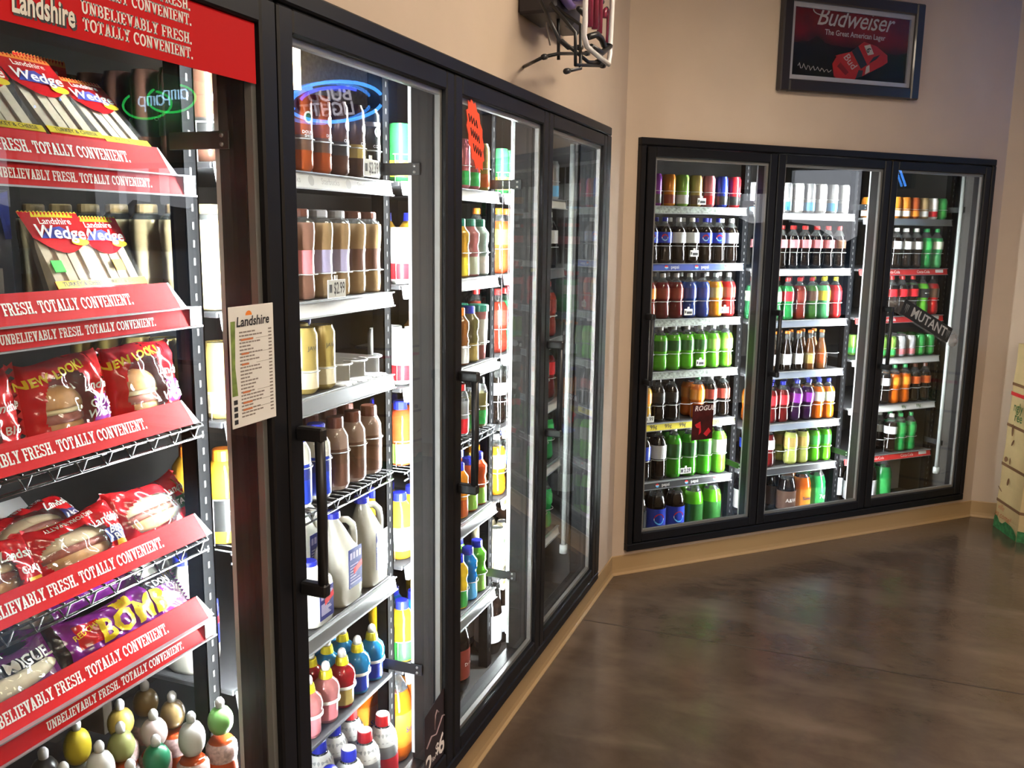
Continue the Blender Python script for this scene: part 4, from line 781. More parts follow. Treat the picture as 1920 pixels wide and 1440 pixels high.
def wedge(x, y, z, w, h, tilt, label, sticker=None, head=ORI, rz=0., flavour='TURKEY & CHEESE'):
    """clear wedge pack leaning back: red header, two bread halves, red foot"""
    e = ob('sandwich_wedge_pack', None); FA.put(e, x, y, z, rz); tag(e, label, 'sandwich pack', 'sandwich wedge packs')
    dep = .034; e.location.z += dep * math.sin(tilt); R = rotx(-tilt); w2 = w / 2
    def mk(mb, name, mat, par=e): mb.xform(R); return mb.obj(name, mat, par)
    zb, zt = h * .24, h * .64
    m = MB(); m.add([(-w2, -.001, 0), (w2, -.001, 0), (w2, dep, 0), (-w2, dep, 0), (-w2, -.001, zt), (w2, -.001, zt), (w2, dep * .35, zt), (-w2, dep * .35, zt), (-w2 - .004, .002, h), (w2 + .004, .002, h)], [(0, 3, 2, 1), (0, 1, 5, 4), (1, 2, 6, 5), (2, 3, 7, 6), (3, 0, 4, 7), (4, 5, 9, 8), (7, 8, 9, 6), (5, 6, 9), (4, 8, 7)])
    mk(m, 'film', FILM)
    for k in range(2):          # two halves, cut faces forward: bread, filling, bread
        xa = -w2 + .008 + k * (w - .014) / 2; xb = xa + (w - .018) / 2; q = (xb - xa)
        for a, b, mt, nm, yy in ((0, .36, BREAD, 'bread_slice', .002), (.36, .58, FILL, 'filling', .006), (.58, .98, BREAD, 'bread_slice', .002)):
            mk(MB().add([(xa + q * a, yy, .006), (xa + q * b, yy, .006), (xa + q * b, dep - .004, .006), (xa + q * a, dep - .004, .006), (xa + q * a, yy, zt + .02), (xa + q * b, yy, zt + .02), (xa + q * b, dep * .30, zt), (xa + q * a, dep * .30, zt)], [(0, 3, 2, 1), (4, 5, 6, 7), (0, 1, 5, 4), (1, 2, 6, 5), (2, 3, 7, 6), (3, 0, 4, 7)]), nm, mt)
    # header with bowed lower edge
    n = 10; top = [(-w2 - .004 + (w + .008) * i / n, h) for i in range(n + 1)]; bot = [(-w2 + w * i / n, zt + .012 - .03 * math.sin(math.pi * i / n)) for i in range(n + 1)]
    hd = MB(); hd.add([(a, -.0035, b) for a, b in bot] + [(a, .001, b) for a, b in top], [(i, i + 1, n + 2 + i, n + 1 + i) for i in range(n)]); hd = mk(hd, 'header', REDF)
    zz = MB(); m_ = 16
    for i in range(m_): xa = -w2 - .004 + (w + .008) * i / m_; xb = xa + (w + .008) / m_; zz.add([(xa, .0003, h - .010), (xb, .0003, h - .010), ((xa + xb) / 2 + .002, .0012, h + .003), (xa, .0012, h)], [(0, 1, 2, 3)])
    mk(zz, 'crimped_edge', YEL if head is not ORI else ORI, hd)
    lg = MB(); lg.prism([(-w * .36, h * .70), (w * .36, h * .70), (w * .05, h * .83), (-w * .2, h * .80)], -.0042, -.0038); mk(lg, 'triangle_mark', BLUEI, hd)
    t = MB(); lettering(t, 'Wedge', w * .30, 0, -.0052, h * .755, bold=.02, shear=.2, rot=-.05); lettering(t, 'Landshire', w * .15, 0, -.0052, h * .88, bold=.015); mk(t, 'lettering', INK, hd)
    ov = MB().add([(w * .30 + w * .16 * math.cos(a), -.0048, h * .655 + h * .04 * math.sin(a)) for a in [2 * math.pi * i / 16 for i in range(16)]], [tuple(range(16))]); mk(ov, 'oval_seal', YEL, hd)
    ft = mk(MB().box(-w2, -.0032, 0, w2, -.0016, zb), 'foot_label', REDF)
    mk(MB().box(-w2, -.0042, zb - .014, w2, -.0034, zb), 'yellow_band', YEL, ft)
    t = MB(); lettering(t, flavour, w * .095, 0, -.0048, zb - .007, bold=.01); mk(t, 'lettering', PRINT, ft)
    mk(MB().box(-w2 + .015, -.0042, h * .07, w2 - .01, -.0034, h * .12), 'fine_print', CARD, ft)
    if sticker: mk(MB().box(w * (-.42 if sticker is GRNS else -.06), -.0056, h * .33, w * (-.42 if sticker is GRNS else -.06) + .022, -.0044, h * .33 + .022), 'price_sticker', sticker)
    return e
Z1, Z2, Z3, Z4, Z5 = [zz + SHELF_TOP + .001 for zz in (1.763, 1.523, 1.300, 1.070, .900)]
T = .52
wedge(-1.118, .178, Z1, .105, .20, .78, 'wedge sandwich pack on the top shelf, closest to the post, tilted far back', None)
wedge(-1.232, .176, Z1, .112, .22, .72, 'orange-topped wedge pack on the top shelf with a grey barcode label', None)
wedge(-1.355, .175, Z1, .112, .21, .70, 'wedge pack on the top shelf, third from the post', None)
wedge(-1.480, .180, Z1, .115, .26, .45, 'large wedge pack with yellow seal at the edge of the top shelf', None)
wedge(-1.130, .36, Z1 + .003, .105, .20, .12, 'upright red wedge pack standing behind the others on the top shelf', None)
wedge(-1.235, .190, Z2, .115, .175, T, 'wedge pack with green price sticker on the second shelf', GRNS, YEL)
wedge(-1.120, .215, Z2, .108, .168, T, 'wedge pack with orange price sticker on the second shelf', ORS, YEL)
wedge(-1.535, .185, Z2, .115, .165, T, 'wedge pack at the frame edge of the second shelf', None, YEL)
# tall white bags behind the second shelf
for (x, y, tx, l) in ((-1.37, .40, 'ettes', 'tall white bag with orange lettering on the second shelf'), (-1.22, .46, 'Hot', 'tall white bag with blue corner on the second shelf')):
    b = MB(); n = 6
    for i in range(n):
        for s_ in (-1, 1): pass
    w_, h_ = .13, .21
    V = []; F = []
    for j in range(7):
        for i in range(9):
            u = i / 8; v = j / 6; bul = .022 * math.sin(math.pi * u) ** .6 * math.sin(math.pi * min(1, v + .12)) ** .5 if 0 < u < 1 and v < 1 else 0
            V.append(((u - .5) * w_, -bul, v * h_)); 
    V += [(px, -py * .8 + .001, pz) for px, py, pz in V]
    for s_ in (0, 63):
        for j in range(6):
            for i in range(8): q = s_ + j * 9 + i; F.append((q, q + 1, q + 10, q + 9) if s_ == 0 else (q, q + 9, q + 10, q + 1))
    o = b.add(V, F, 0, True).obj('snack_bag', pm('white_film', (.62, .64, .66), .3, coat=.4)); FA.put(o, x, y, Z2); tag(o, l, 'snack bag', 'white snack bags')
    t = MB(); lettering(t, tx, .05, .0, -.025, .1, rot=math.pi / 2, bold=.015); t.obj('lettering', ORI, o)
    if tx == 'Hot': MB().add([(.02, -.0225, .20), (.06, -.006, .208), (.06, -.008, .12), (.035, -.021, .12)], [(0, 1, 2, 3)]).obj('blue_corner', BLUEI, o)
# grey boards and trays
def board(x0, y0, z0, x1, y1, z1, label, col=(.30, .29, .28), tilt=0.):
    m = MB().bbox(0, 0, 0, x1 - x0, y1 - y0, z1 - z0, .001)
    if tilt: m.xform(rotx(tilt))
    o = m.obj('divider_board', pm('board_%d' % int(col[0] * 100), col, .6)); FA.put(o, x0, y0, z0); tag(o, label, 'board', 'grey divider boards')
board(-1.16, .50, Z1, -1.05, .515, Z1 + .05, 'low grey board behind the wedges on the top shelf')
board(-1.52, .30, Z2, -1.31, .32, Z2 + .075, 'grey block between wedge packs on the second shelf')
board(-1.155, .33, Z2, -1.045, .345, Z2 + .085, 'grey board behind the stickered wedge packs')
board(-1.60, .50, Z4 + .045, -1.22, .506, Z4 + .25, 'large pale grey board leaning behind the long sandwich bags', (.55, .56, .57), -.75)
board(-1.60, .42, Z4 + .03, -1.17, .426, Z4 + .10, 'pale grey tray lip behind the long sandwich bags', (.62, .63, .64), -.85)
board(-1.075, .40, Z5 - .30, -1.05, .60, Z5 - .06, 'white carton panel beyond the lowest sandwich shelf', (.6, .56, .5))

def bag(x, y, z, w, h, th, label, cat, name, zone, mats, lean=.25, seed=0, rz=0., inside=None, texts=(), patches=(), roll=0.):
    """flow-wrapped pillow bag with crimped ends; zone(u, v) picks a material; texts and patches follow the bulge"""
    rr = random.Random(seed); nu, nv = 56, 28
    ph = [rr.uniform(0, 6.28) for _ in range(6)]
    def bul(u, v):
        s_ = max(0., 1 - abs(2 * u / w) ** 3.2) ** .55; c = max(0., 1 - abs(2 * v / h - 1) ** 3.0) ** .5
        wr = .0022 * math.sin(160 * u + 60 * v + ph[0]) + .0018 * math.sin(95 * v - 120 * u + ph[1]) + .0014 * math.sin(230 * v + 90 * u + ph[2])
        return th * s_ * c + wr * min(1, s_ * 1.5)
    def edge(u, v): return v + .006 * math.sin(24 * u + ph[3]) * (v / h)
    V = []; F = []; M = []
    for side in (0, 1):
        for j in range(nv + 1):
            for i in range(nu + 1):
                u = -w / 2 + w * i / nu; v = h * j / nv; b = bul(u, v); fl = 1 + .10 * (abs(2 * u / w) ** 6)
                V.append((u, -b if side == 0 else .55 * b, h / 2 + (edge(u, v) - h / 2) * fl))
    K = (nv + 1) * (nu + 1)
    for side in (0, 1):
        for j in range(nv):
            for i in range(nu):
                q = side * K + j * (nu + 1) + i; F.append((q, q + 1, q + nu + 2, q + nu + 1) if side == 0 else (q, q + nu + 1, q + nu + 2, q + 1))
                M.append(zone((-w / 2 + w * (i + .5) / nu) / w, (j + .5) / nv) if side == 0 else 0)
    R = rotx(-lean)
    def RR(px, py, pz):
        px, pz = px * math.cos(roll) - pz * math.sin(roll), px * math.sin(roll) + pz * math.cos(roll)
        return R(px, py, pz)
    o = MB().add(V, F, M, True).xform(RR).obj(name, mats); FA.put(o, x, y, z, rz); tag(o, label, cat, name.replace('_', ' ') + 's')
    # zigzag seal strips
    for s_ in (-1, 1):
        m = MB(); n = 12
        for k in range(n):
            za = h * (-.05 + 1.1 * k / n); zb = h * (-.05 + 1.1 * (k + 1) / n)
            m.add([(s_ * w / 2, 0, za), (s_ * (w / 2 + .010), .001, (za + zb) / 2), (s_ * w / 2, .0, zb)], [(0, 1, 2)])
        m.xform(RR).obj('crimped_seal', mats[0], o)
    for t in texts:
        body, size, u, v, mat = t[:5]; kw = t[5] if len(t) > 5 else {}
        m = MB(); lettering(m, body, size, u * w, 0, v * h, fine=.006, fn=lambda px, py, pz: (px, -bul(px, pz) - .0024, edge(px, pz)), **kw); m.xform(RR).obj('lettering', mat, o)
    for (u0, v0, u1, v1, mat, nm) in patches:
        n = 14; m = MB(); VV = []; FF = []
        for j in range(n + 1):
            for i in range(n + 1): px = w * (u0 + (u1 - u0) * i / n); pz = h * (v0 + (v1 - v0) * j / n); VV.append((px, -bul(px, pz) - .0012, edge(px, pz)))
        for j in range(n):
            for i in range(n): q = j * (n + 1) + i; FF.append((q, q + 1, q + n + 2, q + n + 1))
        m.add(VV, FF, 0, True).xform(RR).obj(nm, mat, o)
    if inside: inside(o, RR)
    return o
def ell(mb, cx, cy, cz, rx, ry, rz_, mi=0, z0=-1., z1=1.):
    n = 8; prof = []
    for i in range(n + 1):
        s_ = z0 + (z1 - z0) * i / n; prof.append((s_, math.sqrt(max(1e-4, 1 - s_ * s_))))
    k = len(mb.v); mb.lathe(prof, 18, mi); mb.v[k:] = [(cx + px * rx, cy + py * ry, cz + pz * rz_) for px, py, pz in mb.v[k:]]; return mb
def burger(o, RR, u=-.012, s=1.):
    def mk(m, n, mt): m.xform(RR).obj(n, mt, o)
    mk(ell(MB(), u, -.002, .068 * s, .046 * s, .026, .036 * s, z0=-.1), 'bun_top', BUN)
    mk(MB().lathe([(.056 * s, .044 * s), (.060 * s, .047 * s), (.064 * s, .044 * s)], 20, cx=u).xform(lambda px, py, pz: (px, py * .6, pz)), 'cheese_slice', CHEESE)
    mk(MB().lathe([(.040 * s, .040 * s), (.044 * s, .045 * s), (.052 * s, .045 * s), (.056 * s, .040 * s)], 20, cx=u).xform(lambda px, py, pz: (px, py * .6, pz)), 'meat_layer', MEAT)
    mk(MB().lathe([(.018 * s, .034 * s), (.022 * s, .042 * s), (.036 * s, .043 * s), (.040 * s, .041 * s)], 20, cx=u).xform(lambda px, py, pz: (px, py * .6, pz)), 'bun_bottom', BUN)
def bwin(cu, cv, ru, rv): return lambda u, v: 1 if ((u - cu) / ru) ** 2 + ((v - cv) / rv) ** 2 < 1 else 0
FW = [REDF, FILM]
def burger_bag(x, y, z, label, seed, look=True, name2='CHUCK\nWAGON', pan=PUR, rz=0., lean=.16, w=.164, h=.145, full=True):
    return bag(x, y, z, w, h, .036, label, 'sandwich bag', 'burger_bag', bwin(-.09, .46, .29, .42), FW, lean, seed, rz,
        inside=(lambda o, RR: burger(o, RR, -.015)) if full else None,
        texts=((('NEW LOOK!', .021, -.20, .84, YEL, dict(bold=.03, rot=.12)),) if look else ()) + (('Landshire', .021, .31, .62, CARD, dict(bold=.02, shear=.2)), (name2, .019, .32, .36, CARD, dict(bold=.02))),
        patches=((.17, .22, .47, .50, pan, 'name_panel'),))
burger_bag(-1.118, .195, Z3 + .008, 'burger bag with yellow new look print, nearest the post on the third shelf', 1)
burger_bag(-1.298, .190, Z3 + .006, 'burger bag with purple name panel, second from the post on the third shelf', 2)
burger_bag(-1.478, .190, Z3 + .004, 'burger bag with big lettering, third from the post on the third shelf', 3, False, 'BIG', REDF)
for k, (x, y, l, rz, ln) in enumerate(((-1.13, .34, 'red burger bag with white label lying behind, nearest the post', .1, 1.0), (-1.30, .33, 'red burger bag lying behind the second burger', -.15, .95), (-1.46, .34, 'red burger bag lying behind the third burger', .1, 1.05), (-1.22, .45, 'red burger bag deep on the third shelf', .2, .8), (-1.40, .46, 'red burger bag deepest on the third shelf', -.1, .85))):
    bag(x, y, Z3 + .012, .142, .125, .026, l, 'sandwich bag', 'burger_bag', lambda u, v: 0, FW, ln, 20 + k, rz, patches=((.0, .55, .28, .75, CARD, 'white_label'), (-.2, .8, -.06, .94, GRNS, 'price_sticker')) if k in (0, 2) else ())
def sub_inside(o, RR):
    def mk(m, n, mt): m.xform(RR).obj(n, mt, o)
    mk(ell(MB(), -.01, -.002, .055, .072, .022, .026, z0=-.1), 'bun_top', BUNI); mk(ell(MB(), -.01, -.002, .045, .074, .023, .012), 'meat_layer', MEAT); mk(ell(MB(), -.01, -.002, .034, .072, .022, .02, z1=.2), 'bun_bottom', BUN)
def sub_bag(x, y, z, label, seed, ttl, pan, lean=.5, rz=0., w=.20, h=.105, top=''):
    return bag(x, y, z, w, h, .030, label, 'sandwich bag', 'long_sandwich_bag', bwin(-.08, .40, .36, .36), FW, lean, seed, rz, inside=sub_inside,
        texts=(('Landshire', .022, .33, .68, CARD, dict(bold=.02, shear=.2)), (ttl, .018, .36, .40, CARD, dict(bold=.02))) + (((top, .0105, -.05, .90, CARD, dict(bold=.01, rot=math.pi)),) if top else ()),
        patches=((.22, .28, .47, .52, pan, 'name_panel'), (.30, .10, .44, .28, ORS, 'price_sticker')))
sub_bag(-1.085, .205, Z4 + .010, 'long sandwich bag with orange sticker, nearest the post on the fourth shelf', 31, 'ITALIAN', lb('dkgn'), .5, .08)
sub_bag(-1.280, .190, Z4 + .004, 'rib sandwich bag with yellow sticker in the middle of the fourth shelf', 32, 'BBQ\nRIB', lb('navy'), .55, .0, top='BBQ PORK RIB PATTY')
sub_bag(-1.47, .188, Z4 + .004, 'red sandwich bag at the frame edge of the fourth shelf', 33, 'CHAR', REDF, .5)
sub_bag(-1.27, .275, Z4 + .030, 'rib sandwich bag lying behind the middle of the fourth shelf', 34, 'BBQ', lb('navy'), 1.0, .08, top='BBQ PORK RIB PATTY')
sub_bag(-1.48, .27, Z4 + .030, 'chicken sandwich bag lying behind at the frame edge', 35, 'CHAR', REDF, .95, -.1)
def burrito(o, RR):
    ell(MB(), .0, 0, .038, .145, .022, .026).xform(RR).obj('tortilla_roll', TORT, o)
def burrito_bag(x, y, z, label, seed, texts, zone, lean=.55, rz=0., w=.31, h=.085, patches=()):
    return bag(x, y, z, w, h, .027, label, 'burrito bag', 'burrito_bag', zone, [PUR, FILM, BLKF, REDF], lean, seed, rz, inside=burrito, texts=texts, patches=patches)
YB = pm('bold_yellow_print', (.90, .66, .01), .4)
burrito_bag(-1.195, .185, Z5 + .012, 'purple burrito bag with large yellow letters at the front of the lowest shelf', 41, (('BOMB', .060, .02, .44, YB, dict(bold=.035)), ('THE', .022, -.03, .84, YB, dict(bold=.02)), ('RED CHILI', .014, -.30, .62, YB, dict(bold=.01, rot=.25)), ('DON', .018, .33, .80, CARD, dict(bold=.02))), lambda u, v: 1 if (u > .22 and v < .72) else (2 if u < -.44 or (u > .18 and v >= .72) else (3 if -.38 < u < -.22 and .3 < v < .8 else 0)), .62, patches=((-.06, .70, .04, .92, ORS, 'price_sticker'),))
burrito_bag(-1.185, .30, Z5 + .050, 'purple burrito bag turned upside down behind the yellow-lettered one', 42, (('BEEF BEAN &\nCHEESE SAUCE BURRITO', .021, .02, .52, INK, dict(bold=.012, rot=math.pi)),), lambda u, v: 1 if u < -.30 else (0 if v < .8 else 2), 1.05, .1, w=.30)
burrito_bag(-1.495, .182, Z5 + .010, 'clear burrito bag with black name band at the frame edge', 43, (('DON  MIGUEL', .030, .18, .70, CARD, dict(bold=.02)), ('BOMB', .06, -.32, .40, YB, dict(bold=.035))), lambda u, v: 2 if (.0 < u < .42 and .58 < v < .82) else (3 if u < -.2 else 1), .62, .0, w=.27)
burrito_bag(-1.50, .29, Z5 + .034, 'dark burrito bag lying behind at the frame edge', 44, (('MIGUEL', .026, .25, .6, CARD, dict(bold=.02)),), lambda u, v: 2 if u > 0 else 3, 1.0, .1, w=.26)

# header sign behind the top of the sandwich door
hs = MB().box(GA[0] + .052, -.0222, 1.936, GA[1] - .055, -.0205, 2.037).obj('header_sign', REDC); FA.put(hs); tag(hs, 'red header sign with white slogan at the top of the sandwich door', 'sign')
m = MB()
for dz in (0, .050):
    slab(m, 'UNBELIEVABLY FRESH.', .0172, -1.209, -.0228, 1.971 + dz, squeeze=.925); slab(m, 'TOTALLY CONVENIENT.', .0172, -1.208, -.0228, 1.949 + dz, squeeze=.90)
m.obj('lettering', INK, hs)
def lsq(x, y, z): return (-1.489 + (x + 1.489) * .60, y, z)
m = MB(); lettering(m, 'Landshire', .042, -1.489, -.0236, 1.962, bold=.025, shear=.1, fn=lsq); m.obj('logo_lettering', pm('cream_print', (.78, .74, .66), .5), hs)
m = MB(); lettering(m, 'Landshire', .042, -1.484, -.0229, 1.960, bold=.05, shear=.1, fn=lsq); m.obj('logo_shadow', PRINT, hs)
m = MB().add([(-1.500 + .014 * math.cos(a), -.0227, 1.982 + .013 * math.sin(a)) for a in [math.pi * i / 10 for i in range(11)]], [tuple(range(11))]); m.obj('logo_sun', ORI, hs)

# drinks with rounded toppers below the sandwiches (plain toppers)
e, r = shelf(FA, X1, E1, .520, 'dark', 'lowest shelf of drinks under the sandwiches')
TOP = {'green': (.24, .55, .16), 'white': (.80, .80, .80), 'yellow': (.80, .62, .04), 'pale pink': (.80, .66, .66), 'dark green': (.02, .20, .10), 'grey': (.32, .34, .36), 'black': (.02, .02, .02), 'orange': (.75, .20, .04), 'pink': (.62, .20, .36), 'olive': (.36, .38, .14), 'brown': (.20, .13, .05), 'gold': (.62, .46, .10)}
body_p = [(0, .022), (.003, .028), (.02, .031), (.05, .0315), (.07, .029), (.085, .031), (.1, .0305), (.112, .024), (.116, .020)]
KB = {c: MB().lathe(body_p, 20).mesh('topper_bottle', lq(c)) for c in ('rora', 'sred', 'ggrn', 'clr')}
SLV = MB().lathe([(.071, .0298), (.085, .0318), (.1, .0312), (.110, .026)], 20, cap0=False, cap1=False).mesh('neck_sleeve', pm('pink_white_sleeve', (.72, .50, .48), .4, noise=.35, nscale=120, coat=.3))
NOZ = MB().lathe([(0, .0085), (.010, .0095), (.014, .009), (.020, .005), (.021, .001)], 14).mesh('nozzle', WHITEP)
def kid(x, y, col, liq, label, tall=1.):
    o = ob('topper_bottle', KB[liq]); FA.put(o, x + .043, y - .04, .520 + SHELF_TOP + .0005, random.uniform(-1, 1)); tag(o, label, 'juice bottle', 'drinks with rounded toppers'); ob('neck_sleeve', SLV, o)
    t = MB(); ell(t, 0, 0, .148 + .006 * tall, .026, .025, .036 * tall); t.obj('topper', pm('topper_' + col.replace(' ', '_'), TOP[col], .35, coat=.2), o)
    ob('nozzle', NOZ, o, (0, 0, .148 + .006 * tall + .033 * tall))
KL = [(-1.078, .168, 'green', 'rora'), (-1.155, .175, 'white', 'rora'), (-1.235, .19, 'dark green', 'ggrn'), (-1.315, .175, 'grey', 'clr'), (-1.395, .19, 'orange', 'sred'), (-1.475, .18, 'orange', 'rora'), (-1.555, .19, 'pink', 'clr'),
      (-1.095, .275, 'brown', 'rora'), (-1.165, .26, 'pale pink', 'sred'), (-1.225, .285, 'olive', 'rora'), (-1.30, .262, 'white', 'rora'), (-1.375, .268, 'yellow', 'ggrn'), (-1.455, .268, 'white', 'clr'), (-1.535, .272, 'grey', 'clr'),
      (-1.08, .36, 'brown', 'clr'), (-1.16, .35, 'gold', 'rora'), (-1.26, .36, 'yellow', 'clr'), (-1.345, .35, 'black', 'clr'), (-1.43, .355, 'gold', 'clr'), (-1.52, .355, 'pink', 'clr')]
seen = {}
for i, (x, y, c, l) in enumerate(KL):
    k = 0 if i < 7 else 1 if i < 14 else 2; n = i - (0, 7, 14)[k]
    kid(x, y, c, l, 'drink with plain %s topper, %s from right, %s rank, under the sandwiches' % (c, ORD[n], ('front', 'middle', 'rear')[k]), 1.1 if c in ('white', 'yellow') else .9)

# ------------------------------------------------------------------ signs on the doors
# menu card on the sandwich door
mc = MB().bbox(-1.162, -.0335, 1.343, -1.036, -.0320, 1.555, .0006).obj('menu_card', CARD); FA.put(mc); tag(mc, 'white price menu card with small print stuck on the sandwich door', 'menu card')
m = MB(); lettering(m, 'Landshire', .024, -1.097, -.0342, 1.527, bold=.02, shear=.15); m.obj('logo_lettering', PRINT, mc)
MB().add([(-1.108 + .009 * math.cos(a), -.0341, 1.538 + .008 * math.sin(a)) for a in [math.pi * i / 8 for i in range(9)]], [tuple(range(9))]).obj('logo_sun', ORI, mc)
m = MB(); mo = MB(); rr = random.Random(5); gb = MB()
for k in range(25):
    z = 1.508 - k * .0062; w_ = rr.uniform(.018, .05)
    x = -1.136
    while w_ > 0: q = rr.uniform(.004, .011); m.box(x, -.0341, z, x + q, -.0339, z + .0026); x += q + .0018; w_ -= q
    if k in (2, 6, 9, 17, 20, 22): mo.box(-1.132, -.0343, z - .0012, -1.132 + rr.uniform(.02, .035), -.0341, z + .0022); m.box(-1.09, -.0341, z, -1.044, -.0339, z + .0006)
    m.box(-1.053, -.0341, z, -1.044, -.0339, z + .0026)
pr_ = m.obj('fine_print', pm('menu_print', (.25, .22, .2), .6), mc); pr_['kind'] = 'stuff'
pr_ = mo.obj('heading_print', pm('menu_headings', (.6, .2, .08), .6), mc); pr_['kind'] = 'stuff'
MB().prism([(-1.160, 1.40), (-1.145, 1.40), (-1.150, 1.45), (-1.146, 1.53), (-1.158, 1.53)], -.0341, -.0338).obj('lettuce_picture', pm('lettuce_print', (.18, .26, .06), .6, noise=.4, nscale=60), mc)
for k, z in enumerate((1.385, 1.373, 1.362, 1.350)): MB().box(-1.157, -.0341, z, -1.147, -.0339, z + .008).obj('icon', PRINT, mc)
# two for six poster low on the milk door
po = MB().add([(-.400, -.0225, .192), (-.268, -.0225, .215), (-.268, -.0225, .415), (-.400, -.0225, .385), (-.400, -.0212, .192), (-.268, -.0212, .215), (-.268, -.0212, .415), (-.400, -.0212, .385)], [(0, 1, 2, 3), (5, 4, 7, 6), (4, 0, 3, 7), (1, 5, 6, 2), (3, 2, 6, 7), (4, 5, 1, 0)]).obj('offer_poster', pm('dark_poster', (.03, .02, .022), .4)); FA.put(po); tag(po, 'dark offer poster with white price at the foot of the milk door', 'poster')
m = MB(); lettering(m, '2', .085, -.375, -.0232, .228, bold=.02); lettering(m, 'for', .02, -.343, -.0232, .235, bold=.02); lettering(m, '$', .045, -.323, -.0232, .252, bold=.02); lettering(m, '6', .085, -.295, -.0232, .250, bold=.02); m.obj('lettering', INK, po)
m = MB(); m.tube([(-.39, -.0235, .29), (-.36, -.0235, .31), (-.33, -.0235, .30), (-.29, -.0235, .335), (-.275, -.0235, .33)], .0022, 6); m.tube([(-.34, -.0235, .32), (-.335, -.0235, .36), (-.325, -.0235, .37), (-.315, -.0235, .36)], .0022, 6); m.obj('script_mark', pm('mauve_ink', (.35, .25, .27), .5), po)
# orange starburst hanging in the juice door
sx, sz = -.02, 1.93
pts = []
for k in range(28):
    a = 2 * math.pi * k / 28; r_ = 1 if k % 2 == 0 else .86; pts.append((.085 * r_ * math.cos(a) * .62, .105 * r_ * math.sin(a)))
c_, s_ = math.cos(.42), math.sin(.42); pts = [(x * c_ - z * s_, x * s_ + z * c_) for x, z in pts]
sb = MB().prism([(x, z) for x, z in pts], -.0235, -.0220).obj('starburst_card', pm('fluorescent_orange', (1.0, .09, .03), .6)); FA.put(sb, -.075, 0, 1.945); tag(sb, 'fluorescent orange starburst price card on the juice door', 'price card')
m = MB()
for z_, n_ in ((.045, 7), (.01, 9), (-.03, 8)): m.tube([(-.03 + .06 * i / n_ - z_ * .45, -.0243, z_ + .009 * (-1) ** i - i * .002) for i in range(n_ + 1)], .0014, 5)
m.obj('scribble', PRINT, sb)
MB().box(-.012, -.0228, .07, -.006, -.0222, .115).box(.006, -.0228, .07, .012, -.0222, .115).obj('hanging_strip', FILM, sb)
# rogue poster on the far cooler
rg = MB().bbox(.428, -.0235, .660, .556, -.0222, .842, .0004).obj('rogue_poster', pm('black_red_poster', (.05, .006, .006), .3, noise=.5, nscale=25)); FB.put(rg); tag(rg, 'small black and red poster on the left door of the far cooler', 'poster')
m = MB(); lettering(m, 'ROGUE', .036, .500, -.0242, .822, bold=.02, shear=.2); m.obj('lettering', INK, rg)
m = MB().prism([(.445, .74), (.478, .755), (.485, .70), (.47, .685), (.474, .72), (.455, .725)], -.0243, -.0238).prism([(.50, .69), (.53, .72), (.545, .70), (.52, .675)], -.0243, -.0238); m.obj('red_marks', lb('red'), rg)
# mutant banner with suction cups on the far cooler right door
e = ob('mutant_banner', None); FB.put(e); tag(e, 'slanted black banner on clear plastic with suction cups, far cooler right door', 'door sign')
ang = math.atan2(1.115 - 1.335, 2.185 - 1.705); c_, s_ = math.cos(ang), math.sin(ang); ox, oz = 1.972, 1.215
def bn(mb, yy=0): return mb.xform(lambda x, y, z: (ox + x * c_ - z * s_, y, oz + x * s_ + z * c_))
bn(MB().bbox(-.27, -.0405, -.045, .28, -.0390, .045, .0005)).obj('clear_flag', FILM, e)
bb_ = bn(MB().bbox(-.215, -.0435, -.036, .215, -.0410, .050, .0005)).obj('black_banner', BLACKP, e)
m = MB(); lettering(m, 'MUTANT', .075, .02, -.0442, .006, bold=.02); bn(m).obj('lettering', pm('silver_print', (.55, .56, .55), .4), bb_)
m = MB()
for q in (-.18, .19):
    for k in (-1, 0, 1): m.prism([(q + k * .011 - .003, .03), (q + k * .011 + .003, .03), (q + k * .011 + .001, -.022 + abs(k) * .012)], -.0445, -.0438)
bn(m).obj('claw_marks', pm('grey_print', (.25, .26, .25), .4), bb_)
CUPM = clear('suction_cup', (.86, .84, .83), 1.5, .12, .35, (.7, .66, .64))
for q in (-.265, .275):
    cm = MB().lathe([(-.030, .040), (-.034, .036), (-.040, .018), (-.048, .012), (-.052, .011)], 20).xform(lambda x, y, z: (q + x, z + .008, y)); bn(cm).obj('suction_cup', CUPM, e)

# ------------------------------------------------------------------ framed beer sign
fs = ob('framed_sign', None); FB.put(fs); tag(fs, 'framed dark beer sign with a red race car high on the wall', 'framed sign')
x0, x1, z0, z1 = .842, 1.771, 2.386, 2.866; b = .058
skew = lambda x, y, z: (x, y, z + (x - x0) * .018)
FRM = pm('dark_wood_frame', (.018, .015, .018), .35, coat=.3)
MB().bbox(x0, -.040, z0, x0 + b, -.002, z1, .006).xform(skew).obj('frame_side', FRM, fs); MB().bbox(x1 - b, -.040, z0, x1, -.002, z1, .006).xform(skew).obj('frame_side', FRM, fs)
MB().bbox(x0 + b, -.040, z0, x1 - b, -.002, z0 + b, .006).xform(skew).obj('frame_bar', FRM, fs); MB().bbox(x0 + b, -.040, z1 - b, x1 - b, -.002, z1, .006).xform(skew).obj('frame_bar', FRM, fs)
i0, i1, j0, j1 = x0 + b, x1 - b, z0 + b, z1 - b; t = .023
MB().box(i0, -.022, j0, i0 + t, -.004, j1).box(i1 - t, -.022, j0, i1, -.004, j1).box(i0 + t, -.022, j0, i1 - t, -.004, j0 + t).box(i0 + t, -.022, j1 - t, i1 - t, -.004, j1).xform(skew).obj('silver_mat', pm('silver_mat', (.42, .42, .45), .4, .3), fs)
